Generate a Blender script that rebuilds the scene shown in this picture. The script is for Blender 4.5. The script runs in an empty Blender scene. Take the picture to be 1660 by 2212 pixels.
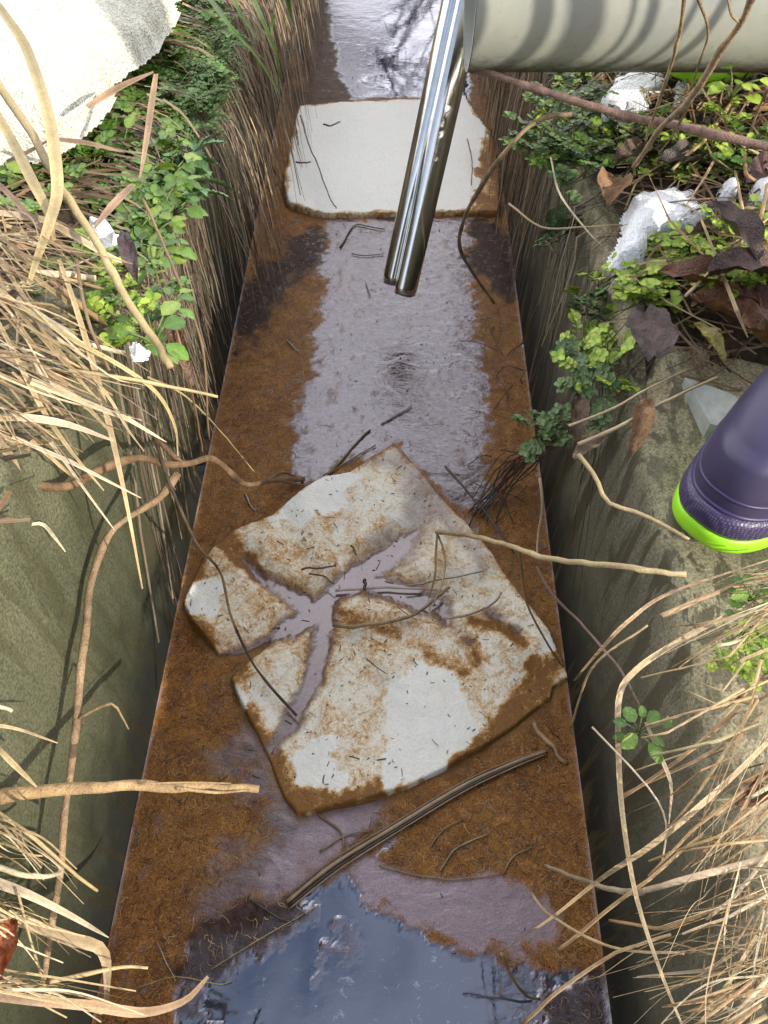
import bpy, math, random
import numpy as np
from mathutils import Vector, Matrix
random.seed(7); np.random.seed(7)
S = bpy.context.scene
COL = S.collection
R = math.radians

# ------------------------------------------------------------------ camera model (pixels of a 1660 x 2212 frame)
F = 1662.0
PITCH = math.atan(2249 / 1662.0); YAW = math.atan(55 / math.hypot(2249, 1662))
CAM = Vector((0.038, 0.0, 1.066))
fw = Vector((-math.sin(YAW) * math.cos(PITCH), math.cos(YAW) * math.cos(PITCH), -math.sin(PITCH)))
rt = Vector((math.cos(YAW), math.sin(YAW), 0)); up = rt.cross(fw)
def at(u, v, z=0.0):
    d = fw + rt * ((u - 830) / F) + up * ((1106 - v) / F)
    t = (z - CAM.z) / d.z
    return CAM + d * t
def pxm(p, px):
    return px * (p - CAM).dot(fw) / F
def proj(x, y, z):
    d = Vector((x, y, z)) - CAM; k = d.dot(fw)
    return 830 + F * d.dot(rt) / k, 1106 - F * d.dot(up) / k

cam_d = bpy.data.cameras.new('camera'); cam = bpy.data.objects.new('camera', cam_d); COL.objects.link(cam)
cam.location = CAM
cam.matrix_world = Matrix.Translation(CAM) @ Matrix((rt, up, -fw)).transposed().to_4x4()
cam_d.sensor_fit = 'VERTICAL'; cam_d.sensor_height = 36; cam_d.lens = 36 * F / 2212
cam_d.clip_start = 0.01; cam_d.clip_end = 2000
S.camera = cam
S.view_settings.view_transform = 'Standard'; S.view_settings.look = 'None'; S.view_settings.exposure = 0
S.cycles.use_denoising = True
S.cycles.max_bounces = 8

EL, AZ = R(25), R(-42)      # azimuth of the sun measured from +x towards -y
sdir = Vector((math.cos(EL) * math.cos(AZ), math.cos(EL) * math.sin(AZ), math.sin(EL)))

# ------------------------------------------------------------------ noise (numpy)
def _h(ix, iy, s):
    n = (ix * 374761393 + iy * 668265263 + s * 974711) & 0x7fffffff
    n = ((n ^ (n >> 13)) * 1274126177) & 0x7fffffff
    return ((n ^ (n >> 16)) & 0xffff) / 65535.0
def vnoise(x, y, s=0):
    x = np.asarray(x, float); y = np.asarray(y, float)
    ix = np.floor(x).astype(np.int64); iy = np.floor(y).astype(np.int64)
    fx = x - ix; fy = y - iy
    fx = fx * fx * (3 - 2 * fx); fy = fy * fy * (3 - 2 * fy)
    a = _h(ix, iy, s); b = _h(ix + 1, iy, s); c = _h(ix, iy + 1, s); d = _h(ix + 1, iy + 1, s)
    return (a + (b - a) * fx) * (1 - fy) + (c + (d - c) * fx) * fy
def fbm(x, y, s=0, o=4):
    t = 0; a = .5
    for i in range(o):
        t = t + a * vnoise(np.asarray(x) * 2 ** i, np.asarray(y) * 2 ** i, s + i * 17); a *= .5
    return t
def sstep(a, b, x):
    t = np.clip((x - a) / (b - a), 0, 1); return t * t * (3 - 2 * t)
def sdf_poly(px, py, poly):
    """signed distance, negative inside"""
    px = np.asarray(px, float); py = np.asarray(py, float)
    d = np.full(px.shape, 1e9); ins = np.zeros(px.shape, bool)
    n = len(poly)
    for i in range(n):
        ax, ay = poly[i]; bx, by = poly[(i + 1) % n]
        ex, ey = bx - ax, by - ay; L = ex * ex + ey * ey + 1e-12
        t = np.clip(((px - ax) * ex + (py - ay) * ey) / L, 0, 1)
        d = np.minimum(d, (px - ax - ex * t) ** 2 + (py - ay - ey * t) ** 2)
        if abs(by - ay) > 1e-12:
            c = ((ay > py) != (by > py)) & (px < (bx - ax) * (py - ay) / (by - ay) + ax)
            ins ^= c
    d = np.sqrt(d)
    return np.where(ins, -d, d)
def dline(px, py, pts, ws):
    """distance to a polyline minus a varying half width"""
    d = np.full(np.shape(px), 1e9)
    for i in range(len(pts) - 1):
        ax, ay = pts[i]; bx, by = pts[i + 1]
        ex, ey = bx - ax, by - ay; L = ex * ex + ey * ey + 1e-12
        t = np.clip(((px - ax) * ex + (py - ay) * ey) / L, 0, 1)
        q = np.hypot(px - ax - ex * t, py - ay - ey * t) - (ws[i] + (ws[i + 1] - ws[i]) * t)
        d = np.minimum(d, q)
    return d
def w2(pts, z=0.0):
    return [tuple(at(u, v, z)[:2]) for u, v in pts]

# ------------------------------------------------------------------ materials
def nt(name):
    m = bpy.data.materials.new(name); m.use_nodes = True
    t = m.node_tree; t.nodes.clear()
    out = t.nodes.new('ShaderNodeOutputMaterial'); b = t.nodes.new('ShaderNodeBsdfPrincipled')
    t.links.new(b.outputs[0], out.inputs[0])
    return m, t, b
class G:
    def __init__(s, t): s.t = t
    def n(s, typ, ins=None, **kw):
        nd = s.t.nodes.new('ShaderNode' + typ)
        for k, v in kw.items(): setattr(nd, k, v)
        for k, v in (ins or {}).items():
            if hasattr(v, 'is_output') or isinstance(v, bpy.types.NodeSocket): s.t.links.new(v, nd.inputs[k])
            else: nd.inputs[k].default_value = v
        return nd
    def coord(s): return s.n('TexCoord').outputs['Object']
    def noise(s, sc, det=4, rough=.55, dist=0, vec=None):
        return s.n('TexNoise', {'Scale': sc, 'Detail': det, 'Roughness': rough, 'Distortion': dist, 'Vector': vec if vec is not None else s.coord()}).outputs['Fac']
    def scale(s, v, sc):
        return s.n('Mapping', {'Vector': v, 'Scale': sc}).outputs[0]
    def ramp(s, f, stops, interp='LINEAR'):
        r = s.n('ValToRGB', {'Fac': f}); e = r.color_ramp.elements; r.color_ramp.interpolation = interp
        while len(e) < len(stops): e.new(.5)
        for el, (p, c) in zip(e, stops):
            el.position = p; el.color = (c, c, c, 1) if isinstance(c, (int, float)) else tuple(c) + (1,)
        return r.outputs[0]
    def math(s, op, a, b=0.0, c=0.0):
        nd = s.n('Math', {0: a, 1: b, 2: c}, operation=op); return nd.outputs[0]
    def mix(s, f, a, b, mode='MIX'):
        nd = s.n('Mix', data_type='RGBA', blend_type=mode)
        for k, v in ((0, f), (6, a), (7, b)):
            if isinstance(v, bpy.types.NodeSocket): s.t.links.new(v, nd.inputs[k])
            elif k == 0: nd.inputs[k].default_value = v
            else: nd.inputs[k].default_value = tuple(v) + (1,) if len(v) == 3 else v
        return nd.outputs[2]
    def attr(s, name='Col'):
        return s.n('Attribute', attribute_name=name)
    def sep(s, c): return s.n('SeparateColor', {0: c}).outputs
    def bump(s, h, strength=.5, dist=.01, normal=None):
        i = {'Height': h, 'Strength': strength, 'Distance': dist}
        if normal is not None: i['Normal'] = normal
        return s.n('Bump', i).outputs[0]
    def set(s, b, **kw):
        for k, v in kw.items():
            k = {'base': 'Base Color', 'rough': 'Roughness', 'normal': 'Normal', 'ior': 'IOR', 'metal': 'Metallic',
                 'spec': 'Specular IOR Level', 'coat': 'Coat Weight', 'coatr': 'Coat Roughness', 'trans': 'Transmission Weight',
                 'sss': 'Subsurface Weight', 'sssr': 'Subsurface Radius', 'ssss': 'Subsurface Scale', 'alpha': 'Alpha', 'tint': 'Specular Tint'}[k]
            if isinstance(v, bpy.types.NodeSocket): s.t.links.new(v, b.inputs[k])
            else: b.inputs[k].default_value = v if not (isinstance(v, tuple) and len(v) == 3 and k != 'Subsurface Radius') else v + (1,)

def mat_attr(name, rough=.65, var=.5, sc=60, bump=.3, spec=.4, stretch=None, dark=(.4, .3, .25), dist=.002):
    """colour attribute broken up with blotches and grain"""
    m, t, b = nt(name); g = G(t)
    c = g.attr().outputs[0]
    v = g.coord()
    n1 = g.noise(sc, 5, .6, 0, v); n2 = g.noise(sc * 6, 3, .6, 0, v)
    blot = g.ramp(n1, [(.35, 0), (.65, 1)])
    cc = g.mix(g.math('MULTIPLY', blot, var), c, g.mix(1, c, dark, 'MULTIPLY'))
    cc = g.mix(.35, cc, g.ramp(n2, [(.3, .55), (.7, 1.3)]), 'MULTIPLY')
    g.set(b, base=cc, rough=rough, spec=spec, normal=g.bump(n2, bump, dist))
    return m
M = {}
M['straw'] = mat_attr('straw', .55, .35, 55, .5, .35, dark=(.62, .5, .4))
M['grass'] = mat_attr('dead_grass', .7, .5, 30, .3, .3, dark=(.5, .42, .38))
M['bark'] = mat_attr('bark', .7, .7, 70, .9, .3, dark=(.4, .35, .32), dist=.003)
M['leaf'] = mat_attr('leaf', .42, .35, 90, .5, .5, dark=(.6, .75, .5))
M['deadleaf'] = mat_attr('dead_leaf', .3, .8, 60, .8, .6, dark=(.35, .3, .3), dist=.004)
M['wet'] = mat_attr('wet_debris', .22, .5, 60, .5, .6)

def concrete(name, side):
    m, t, b = nt(name); g = G(t); v = g.coord()
    geo = g.n('NewGeometry').outputs['Position']; sx = g.n('SeparateXYZ', {0: geo}).outputs
    z = sx[2]
    big = g.noise(4, 5, .6, .3, v); mid = g.noise(28, 5, .65, 0, v); fine = g.noise(330, 3, .7, 0, v)
    pores = g.n('TexVoronoi', {'Scale': 110.0, 'Vector': v}).outputs['Distance']
    if side == 'l':
        base = g.mix(g.ramp(big, [(.35, 0), (.65, 1)]), (.085, .09, .048), (.175, .17, .10))
    else:
        base = g.mix(g.ramp(big, [(.3, 0), (.7, 1)]), (.19, .175, .12), (.33, .295, .20))
    base = g.mix(g.math('MULTIPLY', g.ramp(mid, [(.45, 0), (.7, 1)]), .5), base, (.12, .12, .065))
    base = g.mix(.75, base, g.ramp(fine, [(.32, .25), (.66, 1.5)]), 'MULTIPLY')
    base = g.mix(g.ramp(pores, [(.05, .75), (.13, 0)]), base, (.03, .03, .018))
    # algae lower down, black slime by the water, both deepened by painted wall shade
    zz = g.math('ADD', z, g.math('MULTIPLY', g.math('SUBTRACT', mid, .5), .16))
    zz = g.math('ADD', zz, g.math('MULTIPLY', g.math('SUBTRACT', big, .5), .16))
    alg_shade = g.ramp(zz, [(.06, 1), (.42, 0)])
    base = g.mix(g.math('MULTIPLY', alg_shade, .9), base, (.028, .032, .014) if side == 'l' else (.040, .042, .027))
    blk = g.ramp(zz, [(.04, 1), (.20, 0)])
    base = g.mix(blk, base, (.012, .013, .010))
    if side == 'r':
        base = g.mix(g.ramp(g.math('ADD', z, g.math('MULTIPLY', g.math('SUBTRACT', mid, .5), .03)), [(.37, 0), (.40, .55)]), base, g.mix(1, base, (1.9, 1.8, 1.6), 'MULTIPLY'))  # slab top painted lighter, sunlight put into its colour
    # drips running down the wall
    st = g.noise(1.0, 5, .6, 0.4, g.scale(v, (60, 26, 2.4)))
    dr = g.math('MULTIPLY', g.ramp(st, [(.50, 0), (.55, 1)]), g.ramp(g.noise(3, 3, .5, 0, v), [(.3, .3), (.5, 1)]))
    base = g.mix(g.math('MULTIPLY', dr, .8 if side == 'r' else .3), base, (.05, .045, .025))
    h = g.math('ADD', fine, g.math('MULTIPLY', g.ramp(pores, [(0, 0), (.2, 1)]), .8))
    h = g.math('ADD', h, g.math('MULTIPLY', mid, 1.2))
    rough = g.mix(dr, (.85, .85, .85), (.45, .45, .45))
    g.set(b, base=base, rough=rough, normal=g.bump(h, .35, .002), spec=.3)
    return m
M['conc_l'] = concrete('mossy_concrete', 'l'); M['conc_r'] = concrete('stained_concrete', 'r')

def soil():
    m, t, b = nt('soil'); g = G(t); v = g.coord()
    n = g.noise(22, 6, .7, .5, v); f = g.noise(160, 4, .7, 0, v)
    base = g.ramp(n, [(.3, (.02, .014, .008)), (.5, (.06, .042, .022)), (.7, (.13, .09, .045))])
    base = g.mix(.5, base, g.ramp(f, [(.3, .3), (.7, 1.6)]), 'MULTIPLY')
    g.set(b, base=base, rough=.95, normal=g.bump(g.math('ADD', n, f), 1, .01)); return m
M['soil'] = soil()
def snowm(name, dirty):
    m, t, b = nt(name); g = G(t); v = g.coord()
    f = g.noise(260, 3, .8, 0, v); mid = g.noise(14, 5, .6, 0, v); s = g.noise(90, 5, .7, 0, v)
    cell = g.n('TexVoronoi', {'Scale': 260.0, 'Vector': v}).outputs['Distance']
    if dirty:
        base = g.mix(g.ramp(mid, [(.3, 0), (.7, 1)]), (.82, .80, .70), (.72, .69, .56))
        base = g.mix(g.ramp(s, [(.62, 0), (.74, .7)]), base, (.50, .38, .20))
        # grit gathers along the melting edge (low down)
        base = g.mix(.7, base, g.ramp(f, [(.30, .35), (.58, 1.15)]), 'MULTIPLY')
    else:
        base = g.mix(g.ramp(mid, [(.3, 0), (.7, 1)]), (.94, .95, .96), (.88, .89, .90))
        base = g.mix(.1, base, g.ramp(f, [(.3, .55), (.6, 1.1)]), 'MULTIPLY')
    h = g.math('ADD', f, g.math('MULTIPLY', cell, -1.0)); h = g.math('ADD', h, g.math('MULTIPLY', s, 1.2))
    g.set(b, base=base, rough=.45, spec=.5, normal=g.bump(h, .9 if dirty else .7, .004 if dirty else .003)); return m
M['snow_dirty'] = snowm('dirty_snow', True); M['snow'] = snowm('snow', False)

def waterm():
    m, t, b = nt('ditch_water'); g = G(t); v = g.coord()
    a = g.sep(g.attr().outputs[0]); film, clear, tan = a[0], a[1], a[2]
    a2 = g.sep(g.attr('Col2').outputs[0]); scum, edge, dirt = a2[0], a2[1], a2[2]
    warp = g.n('TexNoise', {'Scale': 26.0, 'Detail': 3, 'Vector': v}).outputs['Color']
    wv = g.n('VectorMath', {0: v, 1: g.n('VectorMath', {0: warp, 'Scale': .035}, operation='SCALE').outputs[0]}, operation='ADD').outputs[0]
    fib = g.noise(230, 3, .6, 3.2, wv)            # hairy tangled algae threads
    fib2 = g.noise(120, 3, .6, 4.5, wv)
    big = g.noise(6, 5, .6, .6, v); mid = g.noise(34, 5, .65, 1.0, v)
    base = g.ramp(g.math('ADD', g.math('MULTIPLY', fib, .68), g.math('MULTIPLY', mid, .32)),
                  [(.36, (.070, .025, .005)), (.5, (.235, .094, .015)), (.63, (.52, .26, .06))])
    base = g.mix(g.ramp(big, [(.35, 0), (.7, 1)]), base, g.mix(1, base, (.72, .62, .55), 'MULTIPLY'))
    base = g.mix(g.ramp(fib2, [(.58, 0), (.63, .7)]), base, (.42, .22, .07))
    dk = g.mix(.6, (.035, .012, .004), g.ramp(mid, [(.3, .2), (.7, 1.5)]), 'MULTIPLY')
    base = g.mix(dirt, base, dk)
    fl = g.mix(g.ramp(mid, [(.35, 0), (.7, 1)]), (.045, .026, .024), (.10, .068, .075))
    base = g.mix(g.math('MULTIPLY', film, .85), base, fl)
    sc = g.mix(g.ramp(fib, [(.35, 0), (.6, 1)]), (.17, .105, .10), (.30, .215, .235))
    base = g.mix(scum, base, sc)
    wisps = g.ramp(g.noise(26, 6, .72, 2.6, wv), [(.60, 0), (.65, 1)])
    cl = g.mix(g.math('MULTIPLY', wisps, .5), (.016, .030, .058), (.38, .41, .46))  # blue sky reflection partly put into the clear water's own colour
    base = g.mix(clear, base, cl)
    base = g.mix(tan, base, (.27, .15, .05))
    base = g.mix(edge, base, (.42, .33, .33))  # bright meniscus glint painted as a pale line along the walls
    refl = g.math('MAXIMUM', film, g.math('MAXIMUM', clear, g.math('MULTIPLY', scum, .8)))
    refl = g.math('MULTIPLY', refl, g.math('SUBTRACT', 1, g.math('MULTIPLY', tan, .7)))
    ior = g.math('ADD', g.math('ADD', 1.36, g.math('MULTIPLY', refl, .66)), g.math('MULTIPLY', clear, 1.0))
    rough = g.math('ADD', .08, g.math('MULTIPLY', refl, -.06))
    rough = g.math('ADD', rough, g.math('MULTIPLY', scum, .25))
    # surface: fibrous mats, fine wrinkled film
    wr = g.noise(1, 4, .6, 1.2, g.scale(v, (75, 150, 50)))
    wl = g.noise(1, 2, .5, .6, g.scale(v, (16, 30, 20)))
    amp = g.math('SUBTRACT', 1, g.math('MULTIPLY', clear, .965))
    h = g.math('ADD', g.math('MULTIPLY', wr, .28), g.math('MULTIPLY', wl, 1.3))
    h = g.math('ADD', h, g.math('MULTIPLY', fib, g.math('MULTIPLY', g.math('SUBTRACT', 1, refl), .55)))
    h = g.math('MULTIPLY', h, amp)
    g.set(b, base=base, rough=rough, ior=ior, normal=g.bump(h, .62, .0042), tint=(.86, .86, 1.0))
    return m
M['water'] = waterm()

def foamm(name, far=False):
    m, t, b = nt(name); g = G(t); v = g.coord()
    a = g.sep(g.attr().outputs[0]); stain, white, wet = a[0], a[1], a[2]
    n = g.noise(32, 8, .8, .6, v); sp = g.noise(190, 5, .8, 1.0, v); f = g.noise(300, 3, .6, 0, v); vf = g.noise(150, 4, .7, 1.5, v)
    base = g.mix(g.ramp(n, [(.3, 0), (.7, 1)]), (.93, .89, .77), (.95, .94, .89))
    k = g.math('ADD', stain, g.math('MULTIPLY', g.math('SUBTRACT', n, .5), 2.5))
    k = g.math('ADD', k, g.math('MULTIPLY', g.math('SUBTRACT', sp, .5), 1.8))
    k = g.math('SUBTRACT', k, g.math('MULTIPLY', white, 2.0))
    base = g.mix(g.ramp(k, [(.0, 0), (.30, .45), (.6, .75)]), base, (.80, .60, .33))
    base = g.mix(g.ramp(k, [(.30, 0), (.58, .62), (.9, .97)]), base, (.55, .27, .05))
    base = g.mix(g.ramp(k, [(.62, 0), (1.05, .9)]), base, (.20, .085, .018))
    spk = g.math('MULTIPLY', g.ramp(vf, [(.60, 0), (.68, 1)]), g.math('SUBTRACT', 1, g.math('MULTIPLY', white, .97)))
    base = g.mix(g.math('MULTIPLY', spk, .6 if not far else .1), base, (.20, .085, .03))
    base = g.mix(g.math('MULTIPLY', g.ramp(wet, [(0, 0), (.5, .6), (1, .9)]), 1.0), base, (.125, .078, .072))
    base = g.mix(.12, base, g.ramp(f, [(.3, .5), (.7, 1.3)]), 'MULTIPLY')
    cell = g.n('TexVoronoi', {'Scale': 210.0, 'Vector': v}).outputs['Distance']
    h = g.math('ADD', g.math('MULTIPLY', n, 2.0), g.math('ADD', g.math('MULTIPLY', f, .4), g.math('MULTIPLY', cell, .5)))
    rough = g.math('SUBTRACT', .6, g.math('MULTIPLY', g.math('MAXIMUM', wet, g.math('MULTIPLY', stain, .4)), .52))
    h = g.math('MULTIPLY', h, g.math('SUBTRACT', 1, g.math('MULTIPLY', wet, .97)))
    g.set(b, base=base, rough=rough, normal=g.bump(h, .5, .004), ior=g.math('ADD', 1.4, g.math('MULTIPLY', wet, .45)), tint=(.92, .9, 1.0))
    return m
M['foam'] = foamm('stained_foam'); M['foam_far'] = foamm('clean_foam', True)

def simple(name, col, rough=.5, metal=0, nscale=40, nvar=.15, bump=.1, **kw):
    m, t, b = nt(name); g = G(t); n = g.noise(nscale, 5, .6)
    c = g.mix(nvar, col, g.ramp(n, [(.3, .4), (.7, 1.5)]), 'MULTIPLY')
    r2 = g.math('ADD', rough, g.math('MULTIPLY', g.math('SUBTRACT', n, .5), .2))
    g.set(b, base=c, rough=r2, metal=metal, normal=g.bump(n, bump, .002), **kw); return m
M['chrome'] = simple('polished_steel', (.96, .94, .90), .17, 1.0, 55, .12, .05)
M['chrome_end'] = simple('wet_steel', (.55, .5, .38), .25, 1.0, 90, .4, .3)
M['rubber'] = simple('purple_rubber', (.050, .040, .092), .44, 0, 22, .4, .12, spec=.5)
M['rubber_dark'] = simple('dark_purple_rubber', (.045, .03, .10), .42, 0, 20, .2, .1)
M['lime'] = simple('lime_rubber', (.33, .74, .02), .45, 0, 30, .12, .1)
M['cloth'] = simple('dark_cloth', (.03, .035, .05), .9, 0, 60, .4, .6)
def tread():
    m, t, b = nt('knurled_rubber'); g = G(t)
    vo = g.n('TexVoronoi', {'Scale': 420.0, 'Vector': g.coord(), 'Randomness': .05}).outputs['Distance']
    c = g.mix(g.ramp(vo, [(.25, 1), (.42, 0)]), (.04, .028, .08), (.13, .105, .19))
    g.set(b, base=c, rough=.4, normal=g.bump(vo, .4, .001)); return m
M['tread'] = tread()
def pvc():
    m, t, b = nt('grey_pvc'); g = G(t); v = g.coord()
    n = g.noise(9, 6, .65, .4, v); f = g.noise(80, 5, .75, 0, v)
    geo = g.n('SeparateXYZ', {0: g.n('NewGeometry').outputs['Normal']}).outputs
    base = g.mix(g.ramp(n, [(.35, 0), (.65, 1)]), (.33, .345, .32), (.42, .42, .35))
    base = g.mix(g.ramp(f, [(.56, 0), (.72, .55)]), base, (.28, .26, .19))
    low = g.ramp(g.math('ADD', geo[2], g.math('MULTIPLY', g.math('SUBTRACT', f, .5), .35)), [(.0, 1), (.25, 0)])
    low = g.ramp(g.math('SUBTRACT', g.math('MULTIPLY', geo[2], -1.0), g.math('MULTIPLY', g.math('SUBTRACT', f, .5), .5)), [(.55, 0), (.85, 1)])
    base = g.mix(low, base, (.07, .06, .04))  # shade under the pipe painted into the colour by downward normals
    g.set(b, base=base, rough=.5, normal=g.bump(g.math('ADD', n, f), .15, .003)); return m
M['pvc'] = pvc()

# ------------------------------------------------------------------ mesh building
def tag(o, label=None, cat=None, group=None, kind=None):
    if label: o['label'] = label
    if cat: o['category'] = cat
    if group: o['group'] = group
    if kind: o['kind'] = kind
    return o
def root(name, loc):
    o = bpy.data.objects.new(name, None); COL.objects.link(o); o.location = loc; o.empty_display_size = .05; return o

def smooth_path(P, n):
    """Catmull-Rom through points with extra data; returns n+1 resampled rows"""
    A = np.array([list(p) for p in P], float)
    if len(A) == 2:
        t = np.linspace(0, 1, n + 1)[:, None]; return A[0] * (1 - t) + A[1] * t
    E_ = np.vstack([2 * A[0] - A[1], A, 2 * A[-1] - A[-2]])
    seg = len(A) - 1; out = []
    for k in range(n + 1):
        s = k / n * seg; i = min(int(s), seg - 1); t = s - i
        p0, p1, p2, p3 = E_[i], E_[i + 1], E_[i + 2], E_[i + 3]
        out.append(.5 * (2 * p1 + (p2 - p0) * t + (2 * p0 - 5 * p1 + 4 * p2 - p3) * t * t + (3 * p1 - p0 - 3 * p2 + p3) * t ** 3))
    return np.array(out)

class MB:
    def __init__(s): s.v = []; s.f = []; s.c = []
    def add(s, vs, fs, cs):
        o = len(s.v); s.v += [tuple(x) for x in vs]; s.f += [tuple(i + o for i in f) for f in fs]
        s.c += [tuple(c) for c in cs] if isinstance(cs, list) else [tuple(cs)] * len(vs)
    def tube(s, P, r, col, n=6, cap=True, colfn=None, flat=1.0):
        P = np.asarray(P); k = len(P)
        T = np.gradient(P, axis=0); T /= (np.linalg.norm(T, axis=1)[:, None] + 1e-9)
        ref = np.array([0, 0, 1.]) if abs(T[0][2]) < .9 else np.array([1., 0, 0])
        N = np.cross(T[0], ref); N /= np.linalg.norm(N)
        vs = []; cs = []
        rr = r if hasattr(r, '__len__') else [r] * k
        for i in range(k):
            N = N - T[i] * N.dot(T[i]); N /= (np.linalg.norm(N) + 1e-9); B = np.cross(T[i], N)
            c = colfn(i / max(1, k - 1)) if colfn else col
            for j in range(n):
                a = 2 * math.pi * j / n
                vs.append(P[i] + (N * math.cos(a) + B * math.sin(a) * flat) * rr[i]); cs.append(c)
        fs = [(i * n + j, i * n + (j + 1) % n, (i + 1) * n + (j + 1) % n, (i + 1) * n + j) for i in range(k - 1) for j in range(n)]
        if cap:
            fs.append(tuple(range(n - 1, -1, -1))); fs.append(tuple((k - 1) * n + j for j in range(n)))
        s.add(vs, fs, cs)
    def ribbon(s, P, w, col, fold=.35, nrm=(0, -.55, .83), twist=0.0, colfn=None):
        P = np.asarray(P); k = len(P); nrm = np.array(nrm, float)
        T = np.gradient(P, axis=0); T /= (np.linalg.norm(T, axis=1)[:, None] + 1e-9)
        vs = []; cs = []
        for i in range(k):
            a = twist * (i / (k - 1)) if not callable(twist) else twist(i / (k - 1))
            S_ = np.cross(T[i], nrm); S_ /= (np.linalg.norm(S_) + 1e-9); U = np.cross(S_, T[i])
            S2 = S_ * math.cos(a) + U * math.sin(a); U2 = np.cross(S2, T[i])
            wi = w[i] if hasattr(w, '__len__') else w
            c = colfn(i / (k - 1)) if colfn else col
            vs += [P[i] - S2 * wi * .5 + U2 * wi * fold * .5, P[i] - U2 * 0 , P[i] + S2 * wi * .5 + U2 * wi * fold * .5]
            dk = tuple(x * .72 for x in c[:3]) + (1,)
            cs += [c, dk, c]
        fs = []
        for i in range(k - 1):
            a = i * 3
            fs += [(a, a + 1, a + 4, a + 3), (a + 1, a + 2, a + 5, a + 4)]
        s.add(vs, fs, cs)
    def leaf(s, p, d, nrm, L, W, col, curl=.3, shape='ovate', fold=.25, n=7, stemcol=None, ser=0.0):
        p = np.array(p, float); d = np.array(d, float); d /= np.linalg.norm(d)
        nrm = np.array(nrm, float); sd = np.cross(d, nrm); sd /= (np.linalg.norm(sd) + 1e-9); nn = np.cross(sd, d)
        vs = []; cs = []
        for i in range(n + 1):
            t = i / n
            if shape == 'ovate': w = math.sin(math.pi * min(1, t * .93 + .04)) ** .75
            elif shape == 'round': w = math.sqrt(max(0, 1 - (2 * t - 1) ** 2)) * .98 + .02
            elif shape == 'lance': w = math.sin(math.pi * min(1, t * .95 + .03)) ** 1.2 * .9
            elif shape == 'lobed': w = (.35 + .65 * abs(math.sin(t * math.pi * 2.6 + .5))) * (math.sin(math.pi * min(1, t * .92 + .05)) ** .5)
            else: w = 1
            if ser and i % 2: w *= 1 - ser
            ang = curl * t
            q = p + d * L * (math.sin(ang) / ang if abs(ang) > 1e-3 else 1) * t - nn * L * t * t * curl * .5
            c = tuple(x * (1 + .12 * math.sin(i * 2.1)) for x in col[:3]) + (1,)
            mid = tuple(x * 1.25 + .015 for x in col[:3]) + (1,)
            e = W * .5 * w
            jit = (random.random() - .5) * W * .12
            vs += [q - sd * e + nn * (e * fold + jit), q - nn * W * .03, q + sd * e + nn * (e * fold - jit)]
            cs += [c, mid, c]
        fs = []
        for i in range(n):
            a = i * 3; fs += [(a, a + 1, a + 4, a + 3), (a + 1, a + 2, a + 5, a + 4)]
        s.add(vs, fs, cs)
    def build(s, name, mat, parent=None, origin=None, smooth=True):
        me = bpy.data.meshes.new(name)
        V = np.array(s.v, float)
        if origin is not None: V = V - np.array(origin)
        me.from_pydata(V.tolist(), [], s.f)
        at_ = me.color_attributes.new('Col', 'FLOAT_COLOR', 'POINT')
        C = np.ones((len(s.v), 4)); cc = np.array([c[:3] for c in s.c]); C[:, :3] = cc
        at_.data.foreach_set('color', C.ravel())
        me.materials.append(mat)
        if smooth: me.polygons.foreach_set('use_smooth', [True] * len(me.polygons))
        me.update()
        o = bpy.data.objects.new(name, me); COL.objects.link(o)
        if parent is not None: o.parent = parent
        elif origin is not None: o.location = origin
        return o
def grid_mesh(name, X, Y, Z, mat, attrs=None, keep=None, smooth=True):
    ny, nx = X.shape
    V = np.stack([X, Y, Z], -1).reshape(-1, 3)
    idx = np.arange(nx * ny).reshape(ny, nx)
    Q = np.stack([idx[:-1, :-1], idx[:-1, 1:], idx[1:, 1:], idx[1:, :-1]], -1).reshape(-1, 4)
    if keep is not None:
        kf = keep.reshape(-1); Q = Q[kf[Q].any(axis=1)]
        used = np.unique(Q); mp = -np.ones(nx * ny, int); mp[used] = np.arange(len(used)); Q = mp[Q]; V = V[used]
    else: used = np.arange(nx * ny)
    me = bpy.data.meshes.new(name); me.from_pydata(V.tolist(), [], Q.tolist())
    for nm, chans in (attrs or {}).items():
        a = me.color_attributes.new(nm, 'FLOAT_COLOR', 'POINT')
        C = np.ones((len(used), 4))
        for i, ch in enumerate(chans): C[:, i] = ch.reshape(-1)[used]
        a.data.foreach_set('color', C.ravel())
    me.materials.append(mat)
    if smooth: me.polygons.foreach_set('use_smooth', [True] * len(me.polygons))
    me.update()
    o = bpy.data.objects.new(name, me); COL.objects.link(o); return o

# ------------------------------------------------------------------ terrain heights
def rimL(y): return .42 + .09 * sstep(.86, .70, y)
def rimR(y): return .402 + .028 * sstep(.60, .80, y)
def zl(x, y):   # left bank soil
    d = -x - .36
    return rimL(y) - .012 + sstep(0, .12, d) * .035 + np.clip(d, 0, 5) * .09 + (fbm(x * 9, y * 9, 3) - .5) * .05 * sstep(0, .1, d) + (fbm(x * 40, y * 40, 5) - .5) * .02
def zr(x, y):
    d = x - .35
    cover = sstep(.66, .80, y + (fbm(x * 12, y * 12, 8) - .5) * .12)
    near = sstep(.64, .70, x)
    k = np.maximum(cover, near)
    z = rimR(y) + k * (.020 + sstep(0, .12, d) * .03 + np.clip(d, 0, 5) * .07 + (fbm(x * 9, y * 9, 11) - .5) * .05 * sstep(0, .1, d)) + (fbm(x * 40, y * 40, 15) - .5) * .02 * k
    return z - (1 - k) * .03
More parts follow.
